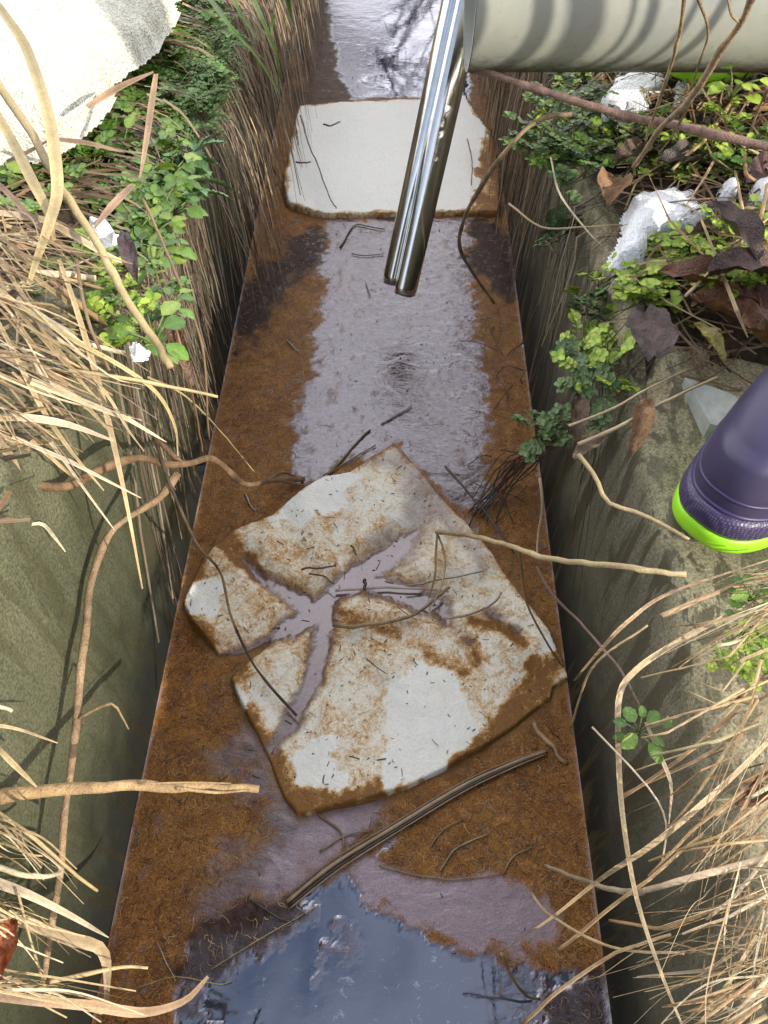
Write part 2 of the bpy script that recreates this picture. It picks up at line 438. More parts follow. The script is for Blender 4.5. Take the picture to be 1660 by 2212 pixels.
def bank(name, fn, x0, x1):
    xs = np.concatenate([np.linspace(x0, x0 + (1.0 if x1 > x0 else -1.0), 110), np.linspace(x0, x1, 30)[2:]])
    xs = np.unique(np.round(xs, 5));
    if x1 < x0: xs = xs[::-1][::-1]
    ys = np.concatenate([np.linspace(-1.2, -.1, 20), np.linspace(-.08, 2.4, 260), np.linspace(2.45, 12, 60)])
    X, Y = np.meshgrid(xs, ys); Z = fn(X, Y)
    return tag(grid_mesh(name, X, Y, Z, M['soil']), kind='structure')
bank('ground_left', zl, -.36, -9.0); bank('ground_right', zr, .345, 9.0)
# wide ground sheet to the horizon with a slot left for the ditch
def flat(name, x0, x1, y0, y1, z, mat):
    X, Y = np.meshgrid(np.linspace(x0, x1, 24), np.linspace(y0, y1, 24)); return tag(grid_mesh(name, X, Y, X * 0 + z, mat), kind='structure')
flat('field_left', -900, -8.9, -900, 900, .95, M['soil']); flat('field_right', 8.9, 900, -900, 900, .9, M['soil'])
flat('field_far', -8.95, 8.95, 11.9, 900, .6, M['soil'])
flat('field_near', -8.95, 8.95, -900, -1.15, .38, M['soil'])
flat('ditch_bed', -.5, .5, -1.2, 12, -.3, M['soil'])

# concrete walls
def wall(name, side, label, mat):
    sg = -1 if side == 'l' else 1
    ys = np.concatenate([np.linspace(-1.2, -.05, 24), np.arange(-.04, 2.6, .012), np.linspace(2.65, 12, 60)])
    zt = rimL(ys) if side == 'l' else rimR(ys)
    prof = [(.300, -.3), (.300, 0), (.302, .06), (.305, .12), (.308, .18), (.311, .24), (.314, .30), (.317, .36), (.3195, .395), (.321, None), (.326, 'b'), (.335, 't'), (.36, 't'), (.42, 't'), (.48, 't'), (.54, 't'), (.60, 't'), (.67, 't'), (.70, 'd')]
    X = np.zeros((len(ys), len(prof))); Z = X.copy()
    for j, (px, pz) in enumerate(prof):
        if side == 'l' and j > 1 and j < 9: pz = pz * 1.0
        if pz is None: z = zt - .012
        elif pz == 'b': z = zt - .004
        elif pz == 't': z = zt + 0
        elif pz == 'd': z = zt * 0 - .3
        else: z = np.minimum(zt * 0 + pz, zt - .02) if not side == 'l' else pz * (np.where(pz > 0, zt / .42, 1))
        X[:, j] = px; Z[:, j] = z
    Y = np.repeat(ys[:, None], len(prof), 1)
    chip = np.maximum(0, fbm(ys * 14, ys * 0 + sg * 7, 21) - .55) * .10
    for j in (9, 10, 11): X[:, j] += chip * (1 if j < 11 else 1.3); Z[:, j] -= chip * .5 * (j < 11)
    X += (fbm(Y * 9, Z * 9 + 4, 31) - .5) * .006 * (Z > .0)
    if side == 'r': Z[:, 12:18] += (fbm(X[:, 12:18] * 14, Y[:, 12:18] * 14, 51) - .5) * .012
    X *= sg
    o = grid_mesh(name, X, Y, Z, mat)
    if sg < 0: o.data.flip_normals()
    return tag(o, label, 'wall')
wall('concrete_wall', 'l', 'green mossy concrete side wall of the ditch, left of the water', M['conc_l'])
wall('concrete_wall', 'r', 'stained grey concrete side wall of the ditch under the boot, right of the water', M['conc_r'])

# ------------------------------------------------------------------ near foam board outline (frame px)
def zc(x, y): return (340.7 + x * .5644, 919.8 + y * .5644)
OUT = [(735,178),(820,120),(905,75),(960,125),(1080,265),(1180,370),(1300,520),(1400,660),(1500,790),(1555,910),(1580,975),(1520,1010),(1510,1050),(1420,1125),(1300,1215),(1100,1330),(950,1400),(800,1450),(620,1490),(540,1505),(480,1440),(430,1310),(370,1180),(310,1060),(275,970),(330,925),(425,835),(330,880),(230,885),(200,850),(130,770),(92,690),(130,600),(175,520),(290,420),(430,350),(540,270),(640,200)]
outw = w2([zc(*p) for p in OUT])
def zl_(pts): return w2([zc(*p) for p in pts])
PXW = lambda w: w * .5644 * 1.33 / 1662 * .5     # half width in metres of a width in zoom px
TR = [([(250,900),(440,822),(600,720),(680,655),(780,570),(870,510),(930,470),(990,400)], [20,38,85,60,105,100,80,20]),
      ([(650,700),(632,850),(585,970),(530,1100),(440,1240)], [60,40,52,52,16]),
      ([(560,690),(480,635),(400,590),(330,520)], [70,52,30,6]),
      ([(800,600),(900,630),(1000,670),(1080,700),(1110,760)], [60,85,85,70,20]),
      ([(1260,720),(1380,790)], [4,4])]
WH = [[(895,1015),(1000,930),(1060,930),(1110,965),(1160,1050),(1195,1130),(1205,1200),(1125,1275),(1060,1340),(960,1390),(890,1395),(905,1200)],
      [(530,1290),(590,1215),(650,1220),(690,1340),(740,1395),(700,1400),(560,1360)],
      [(430,370),(560,270),(640,205),(725,185),(765,205),(700,260),(690,340),(620,350),(560,380)],
      [(118,650),(140,605),(190,590),(235,640),(228,700),(200,730),(140,735)],
      [(310,1030),(345,1040),(360,1100),(330,1100)], [(1450,850),(1500,830),(1530,880),(1500,900)]]
OR = [([(280,470),(330,520),(390,590)], [55,50,20], 1.0), ([(1200,760),(1330,800),(1400,850)], [30,30,25], .8), ([(1480,900),(1440,1020),(1350,1130),(1280,1180)], [70,80,60,30], .75),
      ([(180,540),(100,690),(200,850)], [15,25,40], .5), ([(500,1430),(640,1450),(800,1420),(950,1380),(1080,1320),(1240,1230),(1400,1120)], [60,45,35,25,35,40,50], .7), ([(330,950),(300,1010),(420,1230),(500,1400)], [40,25,35,60], .5),
      ([(1000,840),(1080,900),(1170,960)], [40,50,35], .35), ([(680,700),(760,760),(900,800)], [25,30,25], .4), ([(1180,830),(1230,900)],[35,35],.7), ([(820,130),(900,90),(960,140)],[20,20,12],.7)]
def foam_fields(X, Y):
    sd = sdf_poly(X, Y, outw)
    sd = sd + (fbm(X * 60, Y * 60, 77) - .5) * .0035
    tr = np.full(X.shape, 1e9)
    for pts, ws in TR:
        tr = np.minimum(tr, dline(X, Y, zl_(pts), [PXW(w) * .86 for w in ws]))
    tr = tr + (fbm(X * 30, Y * 30, 78) - .5) * .024 + (fbm(X * 120, Y * 120, 79) - .5) * .010
    return sd, tr
def foam_height(X, Y, sd, tr):
    top = .011 + (fbm(X * 7, Y * 7, 80) - .45) * .018 + (fbm(X * 30, Y * 30, 81) - .5) * .005
    # gentle folds fanning out from the tear
    c = at(*zc(700, 700), 0); ang = np.arctan2(Y - c.y, X - c.x); rr = np.hypot(X - c.x, Y - c.y)
    top = top + .0048 * np.sin(ang * 9 + 1.2 + fbm(X * 6, Y * 6, 82) * 4) * sstep(.02, .12, rr) * (1 - .3 * sstep(.2, .35, rr))
    top = np.maximum(top, .0065)
    z = .0035 + (top - .0035) * sstep(-.002, .034, tr)
    z = np.minimum(z, -.03 + (top + .03) * sstep(.003, -.005, sd))
    return z
gx = np.arange(-.315, .325, .0026); gy = np.arange(.25, .97, .0026)
X, Y = np.meshgrid(gx, gy)
sd, tr = foam_fields(X, Y); Z = foam_height(X, Y, sd, tr)
white = np.zeros(X.shape)
for p in WH: white = np.maximum(white, sstep(.010, -.016, sdf_poly(X, Y, zl_(p)) + (fbm(X * 50, Y * 50, 83) - .5) * .040))
stain = .37 + (fbm(X * 5, Y * 5, 84) - .5) * .5
for pts, ws, k in OR: stain = np.maximum(stain, (k + .35) * sstep(.018, -.012, dline(X, Y, zl_(pts), [PXW(w) for w in ws]) + (fbm(X * 40, Y * 40, 85) - .5) * .03) + .2)
stain = np.clip(stain + .3 * sstep(-.016, 0, sd), 0, 1.1)
stain = stain + .25 * sstep(.016, .0, tr)
wet = np.clip(sstep(.012, -.004, tr), 0, 1)
soft = dline(X, Y, zl_([(800,560),(900,500),(1000,390),(1055,290),(985,200),(900,150),(800,160)]), [PXW(w) for w in (60,130,120,110,110,90,40)])
soft = np.minimum(soft, dline(X, Y, zl_([(1060,290),(1130,420),(1200,480),(1240,560)]), [PXW(w) for w in (70,60,30,10)]))
soft = np.minimum(soft, dline(X, Y, zl_([(1000,640),(1100,740),(1180,830)]), [PXW(w) for w in (60,40,20)]))
soft = soft + (fbm(X * 16, Y * 16, 140) - .5) * .05
wet = np.maximum(wet, sstep(.022, -.022, soft) * .62)
fo = grid_mesh('foam_sheet', X, Y, Z, M['foam'], {'Col': [stain, white, wet]}, keep=sd < .012)
tag(fo, 'torn rust-stained white foam sheet lying askew in the water, nearer and larger of the two', 'foam sheet')

# far foam board
FOUT = [(643,226),(700,222),(770,217),(830,216),(905,212),(960,205),(1008,205),(1030,240),(1068,290),(1085,360),(1086,462),(1000,461),(900,462),(800,464),(712,466),(680,462),(620,444),(606,400),(625,300)]
fw_ = w2(FOUT, .01)
gx = np.arange(-.36, .37, .005); gy = np.arange(1.62, 2.36, .005)
X, Y = np.meshgrid(gx, gy); sd = sdf_poly(X, Y, fw_) + (fbm(X * 40, Y * 40, 91) - .5) * .006
Z = np.minimum(.012 + (fbm(X * 4, Y * 4, 92) - .5) * .012, -.03 + .06 * sstep(.006, -.012, sd))
stain = .02 + 0 * X + .75 * sstep(-.03, .0, sd + (fbm(X * 25, Y * 25, 94) - .5) * .03)
uu = dline(X, Y, w2([(1062, 300), (1058, 360), (1065, 450)], .01), [.022, .028, .032])
stain = stain + .85 * sstep(.02, -.015, uu + (fbm(X * 30, Y * 30, 95) - .5) * .06)
stain = stain + .3 * sstep(.56, .7, fbm(X * 9, Y * 9, 96))
fo2 = grid_mesh('foam_board', X, Y, Z, M['foam_far'], {'Col': [stain, 1 - sstep(0, .5, stain), sstep(-.004, .004, sd)]}, keep=sd < .012)
tag(fo2, 'clean pale rectangular foam board across the ditch behind the steel tube', 'foam board')

# ------------------------------------------------------------------ water
xs = np.arange(-.3, .3001, .004); ys = np.arange(-.1, 3.0, .004)
X, Y = np.meshgrid(xs, ys)
def region(poly, soft, n1=.05, f=18, seed=1, z=0):
    return sstep(soft, -soft, sdf_poly(X, Y, w2(poly, z)) + (fbm(X * f, Y * f, seed) - .5) * n1 + (fbm(X * f * 4, Y * f * 4, seed + 9) - .5) * n1 * .7)
film = region([(715,470),(1010,465),(1000,560),(1010,640),(1035,760),(1050,880),(1060,960),(1045,1080),(1010,1130),(850,960),(640,1060),(640,930),(655,850),(690,760),(700,640),(705,550)], .011, .07, 24, 101)
film = np.maximum(film, region([(560,1560),(640,1700),(760,1770),(820,1750),(700,1860),(520,1960),(430,1990),(520,1850),(600,1800),(520,1700),(480,1600)], .03, .09, 20, 103) * .8)
far = region([(700,-60),(1010,-60),(1010,212),(760,212),(730,120)], .01, .05, 14, 104)
clear = region([(860,1810),(740,1890),(610,1960),(520,2010),(430,2040),(380,2150),(380,2330),(1320,2330),(1310,2100),(1200,2110),(1080,2090),(940,2030),(800,1960),(770,1880)], .006, .03, 16, 105)
clear = np.maximum(clear, far * 1.0); dirt_far = region([(640,-60),(850,-60),(800,60),(790,215),(640,230)], .04, .15, 14, 134)
shal_refl = region([(440,1960),(620,1930),(690,1960),(560,2040),(450,2100),(420,2140),(395,2080)], .01, .06, 20, 106)  # dark plant reflections painted in over the brown algae
shal_refl = np.maximum(shal_refl, region([(1180,2120),(1320,2060),(1330,2330),(1210,2330)], .01, .06, 20, 109))
scum = region([(770,1875),(860,1870),(960,1900),(1080,1900),(1180,1960),(1200,2010),(1130,2080),(1000,2045),(880,2000),(800,1950)], .01, .05, 22, 107)
scum = np.maximum(scum, region([(640,1770),(740,1745),(800,1760),(740,1840),(640,1900),(560,1900),(600,1840)], .012, .07, 20, 108) * .8)
film = np.maximum(film, .6 * sstep(.66, .70, fbm(X * 110, Y * 80, 120)) * sstep(.42, .6, fbm(X * 7, Y * 5, 121)))
film = film * (1 - sstep(.60, .70, fbm(X * 80, Y * 40, 122)) * .3)
film = film * (1 - clear)
dirt = region([(530,600),(700,470),(700,560),(640,600),(600,680),(500,780),(500,700)], .02, .08, 14, 110)
dirt = np.maximum(dirt, region([(1090,470),(1130,640),(1100,660),(1040,600),(1010,560),(1030,480)], .02, .08, 14, 111))
dirt = np.maximum(dirt, region([(700,210),(1040,205),(1040,160),(900,150),(700,100),(640,160)], .03, .12, 14, 112) * .3)
dirt = np.maximum(dirt, shal_refl * .95); dirt = np.maximum(dirt, dirt_far * .8); clear = clear * (1 - dirt_far * .25)
fleck = sstep(.55, .63, fbm(X * 26, Y * 26, 130)) * region([(400,1960),(760,1900),(700,2050),(560,2130),(520,2330),(380,2330)], .03, .1, 14, 131)
shal_refl = np.maximum(shal_refl, fleck); dirt = np.maximum(dirt, fleck * .9)
clear = clear * (1 - shal_refl * .8)
fs, ft = foam_fields(X, Y)
tan = .6 * sstep(.014, .0, fs) * sstep(.35, .6, fbm(X * 22, Y * 22, 113))
inside = fs < .002
scum = scum * (1 - clear * .0)
clear = clear * (1 - scum)
edge = sstep(.0045, .0012, .3 - np.abs(X)) * (.15 + .45 * (fbm(Y * 25, Y * 0, 114) > .46))
Zw = .0022 * sstep(.006, .0, .3 - np.abs(X))
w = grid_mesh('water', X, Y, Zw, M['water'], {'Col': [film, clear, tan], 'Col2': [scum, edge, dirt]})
tag(w, kind='structure')
def algae_threads():
    rnd = random.Random(404); mb = MB(); ny, nx = film.shape; c = 0
    while c < 6500:
        x = rnd.uniform(-.297, .297); y = .0 + 2.1 * rnd.random() ** 1.3
        i = min(ny - 1, int((y + .1) / .004)); j = min(nx - 1, int((x + .3) / .004))
        if fs[i, j] < .004 or clear[i, j] > .4 or scum[i, j] > .25: continue
        if film[i, j] > .4 and rnd.random() < .93: continue
        c += 1
        a = rnd.uniform(0, 6.28); L = rnd.uniform(.005, .017); k = rnd.uniform(-1.6, 1.6); P = [(x, y, .0008)]
        for q in range(4):
            a += k * .5 + rnd.gauss(0, .25); P.append((P[-1][0] + L / 4 * math.cos(a), P[-1][1] + L / 4 * math.sin(a), .0008 + rnd.uniform(0, .0006)))
        if abs(P[-1][0]) > .299: continue
        col_ = rnd.choice(((.42, .25, .09), (.30, .16, .05), (.50, .33, .14), (.05, .02, .006), (.09, .04, .012)))
        mb.ribbon(np.array(P), rnd.uniform(.00035, .0009), jit(col_, .25), fold=.2, nrm=(0, 0, 1))
    return tag(mb.build('algae_threads', M['wet']), 'fine hairy threads of brown algae matted on the water', 'algae', kind='stuff')
def plain_water(y0, y1):
    xs = np.linspace(-.3, .3, 31); ys = np.linspace(y0, y1, max(4, int((y1 - y0) / .05)))
    X, Y = np.meshgrid(xs, ys); o = 0 * X
    return tag(grid_mesh('water', X, Y, o, M['water'], {'Col': [o, o + 1.0, o], 'Col2': [o, o, o + .2]}), kind='structure')
plain_water(float(ys[-1]), 12); plain_water(-1.2, -.1)

# ------------------------------------------------------------------ steel tube (double-walled dipper end)
def tube_between(A, B, r, n=40, bulge=0, k=2, inner=None):
    mb = MB()
    P = np.array([list(A * (1 - t) + B * t) for t in np.linspace(0, 1, k)])
    mb.tube(P, r, (1, 1, 1), n, cap=False)
    if inner:
        mb.tube(P[::-1], inner, (1, 1, 1), n, cap=False)
    return mb
pb = at(861, 630, .10); pt_dir = None
# the tube climbs towards the upper edge of the frame
topz = .62
pt = at(1036, -160, topz)
rad = pxm(pb, 68) / 2
tr_ = root('steel_tube', pb)
ax = (pt - pb).normalized()
def build_steel():
    # body: two lobes fused side by side near the end, one round tube above
    side = ax.cross((CAM - pb).normalized()).normalized()
    fr = side.cross(ax)
    mb = MB(); L = (pt - pb).length; K = 60; n = 48
    vs = []
    for i in range(K + 1):
        s_ = i / K; d = L * 1.35 * s_
        split = 1 - .75 * float(sstep(.12, .5, d / L))
        r0 = rad * (1 + .0 * s_) * 1.08
        for j in range(n):
            a = 2 * math.pi * j / n
            ca, sa = math.cos(a), math.sin(a)
            # groove facing the camera, left of centre
            gr = math.exp(-((a - math.radians(112)) / .20) ** 2)
            r_ = r0 * (1 - .46 * split * gr - .03 * gr)
            x_ = ca * r_ * 1.0; y_ = sa * r_ * .92
            off = 0
            if d < .10: off = max(0.0, (-ca + .20)) * 0.0
            vs.append(pb + ax * (d + off) + side * x_ + fr * y_)
    # staggered open end: the left lobe stops short
    for j in range(n):
        a = 2 * math.pi * j / n
        if 112 < math.degrees(a) < 290:
            vs[j] = vs[j] + ax * .040
    fs = [(i * n + j, i * n + (j + 1) % n, (i + 1) * n + (j + 1) % n, (i + 1) * n + j) for i in range(K) for j in range(n)]
    mb.add([tuple(v) for v in vs], fs, (1, 1, 1, 1))
    o = mb.build('tube_body', M['chrome'], tr_, origin=pb)
    o.data.materials.append(M['chrome_end'])
    sm = o.modifiers.new('shell', 'SOLIDIFY'); sm.thickness = .0018; sm.offset = -1
    # beige inner lip
    mb = MB()
    for (c0, rr_, h0) in ((-.42, .55, .045), (.45, .55, 0.0)):
        c = pb + side * (rad * c0) + ax * h0
        P = np.array([list(c + ax * t) for t in (-.004, .004, .022, .034)])
        mb.tube(P, [rad * rr_ * .92, rad * rr_, rad * rr_, rad * rr_ * .95], (.5, .45, .33), 24, cap=True)
    mb.build('tube_mouth', M['chrome_end'], tr_, origin=pb)
build_steel()
tag(tr_, 'shiny steel tube with a split open end held down over the water', 'steel tube')

# ------------------------------------------------------------------ grey pipe
PR = .115
def pipe():
    # axis along x; find y so that the lower silhouette falls at v=157 near the open end
    zc_ = .66; best = None
    for k in range(400):
        y = .9 + k * .002
        vm = max(proj(.2, y + PR * math.cos(a), zc_ + PR * math.sin(a))[1] for a in np.linspace(0, 2 * math.pi, 90))
        if best is None or abs(vm - 157) < best[0]: best = (abs(vm - 157), y)
    y = best[1]
    x0 = .10
    for k in range(200):
        x0 = .05 + k * .001
        if proj(x0, y - PR, zc_ - .02)[0] > 1024: break
    e = root('drain_pipe', (x0, y, zc_ - PR))
    A = Vector((x0, y, zc_)); B = Vector((x0 + 2.4, y + .02, zc_ + .01))
    mb = MB(); P = np.array([list(A * (1 - t) + B * t) for t in np.linspace(0, 1, 30)])
    mb.tube(P, PR, (1, 1, 1), 96, cap=False)
    mb.tube(P[::-1], PR - .007, (1, 1, 1), 96, cap=False)
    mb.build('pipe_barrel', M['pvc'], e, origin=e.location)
    mb = MB(); n = 96; vs = []
    for r_ in (PR, PR - .007):
        for j in range(n):
            a = 2 * math.pi * j / n; vs.append((A.x - .0002, A.y + math.cos(a) * r_, A.z + math.sin(a) * r_))
    mb.add(vs, [(j, (j + 1) % n, n + (j + 1) % n, n + j) for j in range(n)], (1, 1, 1, 1))
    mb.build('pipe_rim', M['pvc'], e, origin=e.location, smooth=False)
    tag(e, 'thick grey plastic drain pipe with its open end over the ditch at the top right', 'pipe')
    return y, zc_, x0
PY, PZ, PX0 = pipe()

# ------------------------------------------------------------------ boots
def boot(loc, ang, label):
    e = root('rubber_boot', loc); e.rotation_euler = (0, 0, ang)
    # local frame: toe points -x, sole bottom z=0; origin at toe tip
    def outline(grow=0, n=56):
        pts = []
        for j in range(n):
            a = 2 * math.pi * j / n
            # egg shaped foot 0.27 long
            x = .135 - math.cos(a) * (.135 + grow)
            hw = (.053 - .010 * sstep(.10, .20, x)) + grow
            y = math.copysign(abs(math.sin(a)) ** .72, math.sin(a)) * hw
            pts.append((x, y))
        return pts
    def slab(z0, z1, grow0, grow1, name, mat, rings=4):
        mb = MB(); n = 56; vs = []
        for k in range(rings + 1):
            t = k / rings; g_ = grow0 * (1 - t) + grow1 * t
            rnd = -.003 * (1 - min(1, t * 4)) - .002 * max(0, (t - .8) * 5)
            toe = 0
            for (x, y) in outline(g_ + rnd, n):
                lift = .012 * max(0, 1 - x / .07) ** 2
                vs.append((x, y, z0 + (z1 - z0) * t + lift))
        fs = [(i * n + j, i * n + (j + 1) % n, (i + 1) * n + (j + 1) % n, (i + 1) * n + j) for i in range(rings) for j in range(n)]
        fs.append(tuple(range(n - 1, -1, -1))); fs.append(tuple(rings * n + j for j in range(n)))
        mb.add(vs, fs, (1, 1, 1, 1)); return mb.build(name, mat, e)
    slab(0, .019, .002, .002, 'sole', M['lime'], 6)
    slab(.0185, .041, .0025, .000, 'foxing_band', M['tread'], 4)
    # upper: loft of rings, each a closed curve; foot rings then shaft rings
    mb = MB(); n = 56; vs = []
    prof = []  # (x shift of the front, top shape)
    K = 26
    for k in range(K + 1):
        t = k / K
        if t < .5:
            q = t / .5      # dome from the band up to the instep, front edge recedes
            z = .043 + .095 * q
            fx = .006 + .072 * (1 - math.sqrt(max(0, 1 - q ** 2.4)))
            hw = .051 * (1 - .22 * q ** 1.6) + .001
        else:
            q = (t - .5) / .5
            z = .138 + q * .19
            fx = .078 + .040 * (1 - (1 - q) ** 2) - .008 * q
            hw = .0398 + .014 * q
        bx = .266 - .006 * math.sin(min(1, t) * math.pi)
        for j in range(n):
            a = 2 * math.pi * j / n
            cx_ = (fx + bx) / 2; L_ = (bx - fx) / 2
            x = cx_ - math.cos(a) * L_
            y = math.copysign(abs(math.sin(a)) ** .80, math.sin(a)) * hw
            lift = .012 * max(0, 1 - x / .07) ** 2 * (1 if t < .3 else 0)
            wr = .0012 * math.sin(z * 160 + math.cos(a) * 2) * (t > .45)
            vs.append((x, y * (1 + wr * 10), z + lift))
    fs = [(i * n + j, i * n + (j + 1) % n, (i + 1) * n + (j + 1) % n, (i + 1) * n + j) for i in range(K) for j in range(n)]
    mb.add(vs, fs, (1, 1, 1, 1)); o = mb.build('upper', M['rubber'], e)
    # moulded ridges round the toe and one crease over the instep
    mb = MB()
    def ridge(t_, r_, grow, a0=-1.9, a1=1.9):
        k = int(round(t_ * K)); ring = vs[k * n:(k + 1) * n]; P = []
        for a in np.linspace(a0, a1, 50):
            j = (a / (2 * math.pi) * n) % n; j0 = int(j); f_ = j - j0
            p = np.array(ring[j0]) * (1 - f_) + np.array(ring[(j0 + 1) % n]) * f_
            c = np.array((.13, 0, p[2])); d = p - c; P.append(p + d / np.linalg.norm(d) * grow)
        mb.tube(np.array(P), r_, (1, 1, 1), 6)
    ridge(.075, .0016, 0.0); ridge(.0, .0022, .000)
    mb.tube(np.array([(.062, -.032, .105), (.070, -.018, .1115), (.073, 0, .1135), (.070, .018, .1115), (.062, .032, .105)]), .0013, (1, 1, 1), 6)
    mb.build('moulded_ridge', M['rubber_dark'], e)
    # trouser leg tucked into the boot
    mb = MB(); P = [(.196 + .003 * math.sin(k), 0, .30 + k * .055) for k in range(12)]
    mb.tube(smooth_path(P, 30), [.052 + .012 * (i / 30) + .002 * math.sin(i * 1.1) for i in range(31)], (1, 1, 1), 20)
    mb.build('trouser_leg', M['cloth'], e)
    e.scale = (1.22,) * 3; tag(e, label, 'boot'); return e
boot(at(1484, 1178, .412), R(40), 'dark purple rubber boot with a lime green sole on the concrete edge at the right')
boot(at(1448, 186, .50), R(40), 'purple boot whose lime green sole just shows behind the grey drain pipe')

# ------------------------------------------------------------------ snow
def snow(name, poly, z0, th, mat, label, res=.006, seed=1, rough=.01, edge=.03):
    P = w2(poly, z0); xs_ = [p[0] for p in P]; ys_ = [p[1] for p in P]
    gx = np.arange(min(xs_) - .03, max(xs_) + .03, res); gy = np.arange(min(ys_) - .03, max(ys_) + .03, res)
    X, Y = np.meshgrid(gx, gy)
    sd = sdf_poly(X, Y, P) + (fbm(X * 22, Y * 22, seed) - .5) * .035 + (fbm(X * 90, Y * 90, seed + 3) - .5) * .012
    h = th * (1 - np.exp(-np.clip(-sd, 0, 9) / edge)) + (fbm(X * 60, Y * 60, seed + 5) - .5) * rough + (fbm(X * 14, Y * 14, seed + 7) - .5) * min(.006, rough * 2)
    Z = z0 - .02 + (h + .02) * sstep(.002, -.006, sd)
    return tag(grid_mesh(name, X, Y, Z, mat, keep=sd < .004), label, 'snow')
snow('snow_bank', [(-80,-140),(385,-140),(372,-20),(350,50),(290,110),(235,150),(238,200),(200,245),(150,275),(110,300),(60,315),(-10,332),(-160,380)], .50, .07, M['snow_dirty'],
     'large dirty cream coloured bank of melting snow in the top left corner', .0045, 200, .007, .03)
snow('snow_patch', [(1352,545),(1350,480),(1378,425),(1430,412),(1500,418),(1508,450),(1540,455),(1530,475),(1485,490),(1440,500),(1400,520),(1385,550)], .482, .020, M['snow'],
     'bright white snow patch among the leaves on the right bank, the sunlit larger one', .003, 210, .005, .014)
snow('snow_patch', [(1550,412),(1590,410),(1595,440),(1570,455),(1548,440)], .490, .03, M['snow'], 'small round lump of snow just right of the bright patch', .003, 220, .005, .006)
snow('snow_patch', [(1622,420),(1665,405),(1680,470),(1640,475),(1620,450)], .495, .03, M['snow'], 'snow lump cut by the right edge, beside the brown leaves', .003, 230, .005, .006)
snow('snow_patch', [(1300,230),(1320,180),(1370,165),(1450,165),(1480,190),(1440,215),(1400,225),(1400,260),(1350,255),(1310,270)], .47, .02, M['snow'], 'bluish shaded snow patch on the bank under the drain pipe', .003, 240, .005, .008)
snow('snow_patch', [(1440,170),(1520,175),(1570,200),(1560,250),(1500,255),(1450,240)], .475, .02, M['snow'], 'shaded snow patch right of the bluish one, behind the reddish branch', .003, 250, .005, .008)
snow('snow_patch', [(1340,590),(1362,585),(1365,612),(1345,618)], .455, .01, M['snow'], 'tiny lump of snow below the bright patch', .002, 260, .004, .004)
snow('snow_patch', [(188,476),(210,472),(226,484),(212,492),(192,490)], .56, .01, M['snow'], 'small scrap of snow among the straw on the left', .002, 270, .004, .004)
snow('snow_patch', [(262,700),(290,705),(305,730),(285,735)], .54, .008, M['snow'], 'thin scrap of snow on the left wall top', .002, 280, .004, .004)

# ------------------------------------------------------------------ colours
def jit(c, k=.15):
    s_ = 1 + random.uniform(-k, k); return tuple(max(0, x * s_ * (1 + random.uniform(-.06, .06))) for x in c) + (1,)
ST = (.56, .42, .22); ST2 = (.46, .33, .18); STD = (.25, .17, .10); STW = (.66, .55, .36); BR = (.22, .13, .075)
def path(pts, n=None):
    P = []
    for q in pts:
        P.append(list(at(q[0], q[1], q[2])))
    L = sum(math.dist(P[i], P[i + 1]) for i in range(len(P) - 1))
    return smooth_path(P, n or max(8, int(L / .012)))
def kinked(a, b, rnd, off=26, lift=.015):
    t = rnd.uniform(.35, .75); o_ = rnd.choice((0, 0, 1)) * off * 1.3
    m = (a[0] + (b[0] - a[0]) * t + rnd.gauss(0, off * .5) , a[1] + (b[1] - a[1]) * t + rnd.gauss(0, off * .5) + o_, a[2] + (b[2] - a[2]) * t + lift)
    L = lambda p, q, k: tuple(p[i] + (q[i] - p[i]) * k for i in range(3))
    return [a, L(a, m, .5), L(a, m, .93), L(m, b, .07), L(m, b, .5), b]
def wprof(w, n, mode='blade'):
    t = np.linspace(0, 1, n)
    if mode == 'blade': return w * (0.55 + .45 * np.sin(np.pi * np.clip(t * .9 + .08, 0, 1))) * (1 - .55 * t ** 4)
    if mode == 'point': return w * (1 - t) ** .6 + .0008
    return w * (1 - .25 * t)
def blade(pts, wpx, col=ST, name='dry_reed', label=None, group=None, cat='reed', kind='blade', twist=0, fold=.3, mat='straw', n=None):
    P = path(pts, n); o = Vector(P[0]); w_ = pxm(Vector(P[len(P) // 2]), wpx)
    mb = MB(); c0 = jit(col, .1); ph = random.uniform(0, 6)
    def cf(t):
        k = 1 + .16 * math.sin(t * 9 + ph) + .08 * math.sin(t * 31 + ph) - .35 * max(0, float(vnoise(t * 26, ph, 3)) - .6) * 2.2; return tuple(x * k for x in c0[:3]) + (1,)
    if mat == 'wet' or kind == 'stem':
        amp = w_ * (.45 if mat == 'wet' else .2); q_ = np.linspace(0, len(P) * .55, len(P)); e0 = random.uniform(0, 99)
        P = P + (np.stack([vnoise(q_, q_ * 0 + e0 + k_ * 7, k_) for k_ in range(3)], -1) - .5) * 2 * amp * np.array([1, 1, .3])
    if kind == 'stem':
        rr = w_ * .5 * (1 - .3 * np.linspace(0, 1, len(P)))
        # small nodes along the stem
        rr = rr * (1 + .18 * (np.sin(np.linspace(0, 1, len(P)) * 3 * math.pi * 2 + ph) > .96))
        mb.tube(P, rr, c0, 8, colfn=cf)
    else:
        mb.ribbon(P, wprof(w_, len(P), kind), c0, fold=fold, twist=twist, colfn=cf)
    ob = mb.build(name, M[mat], origin=o)
    return tag(ob, label, cat, group)
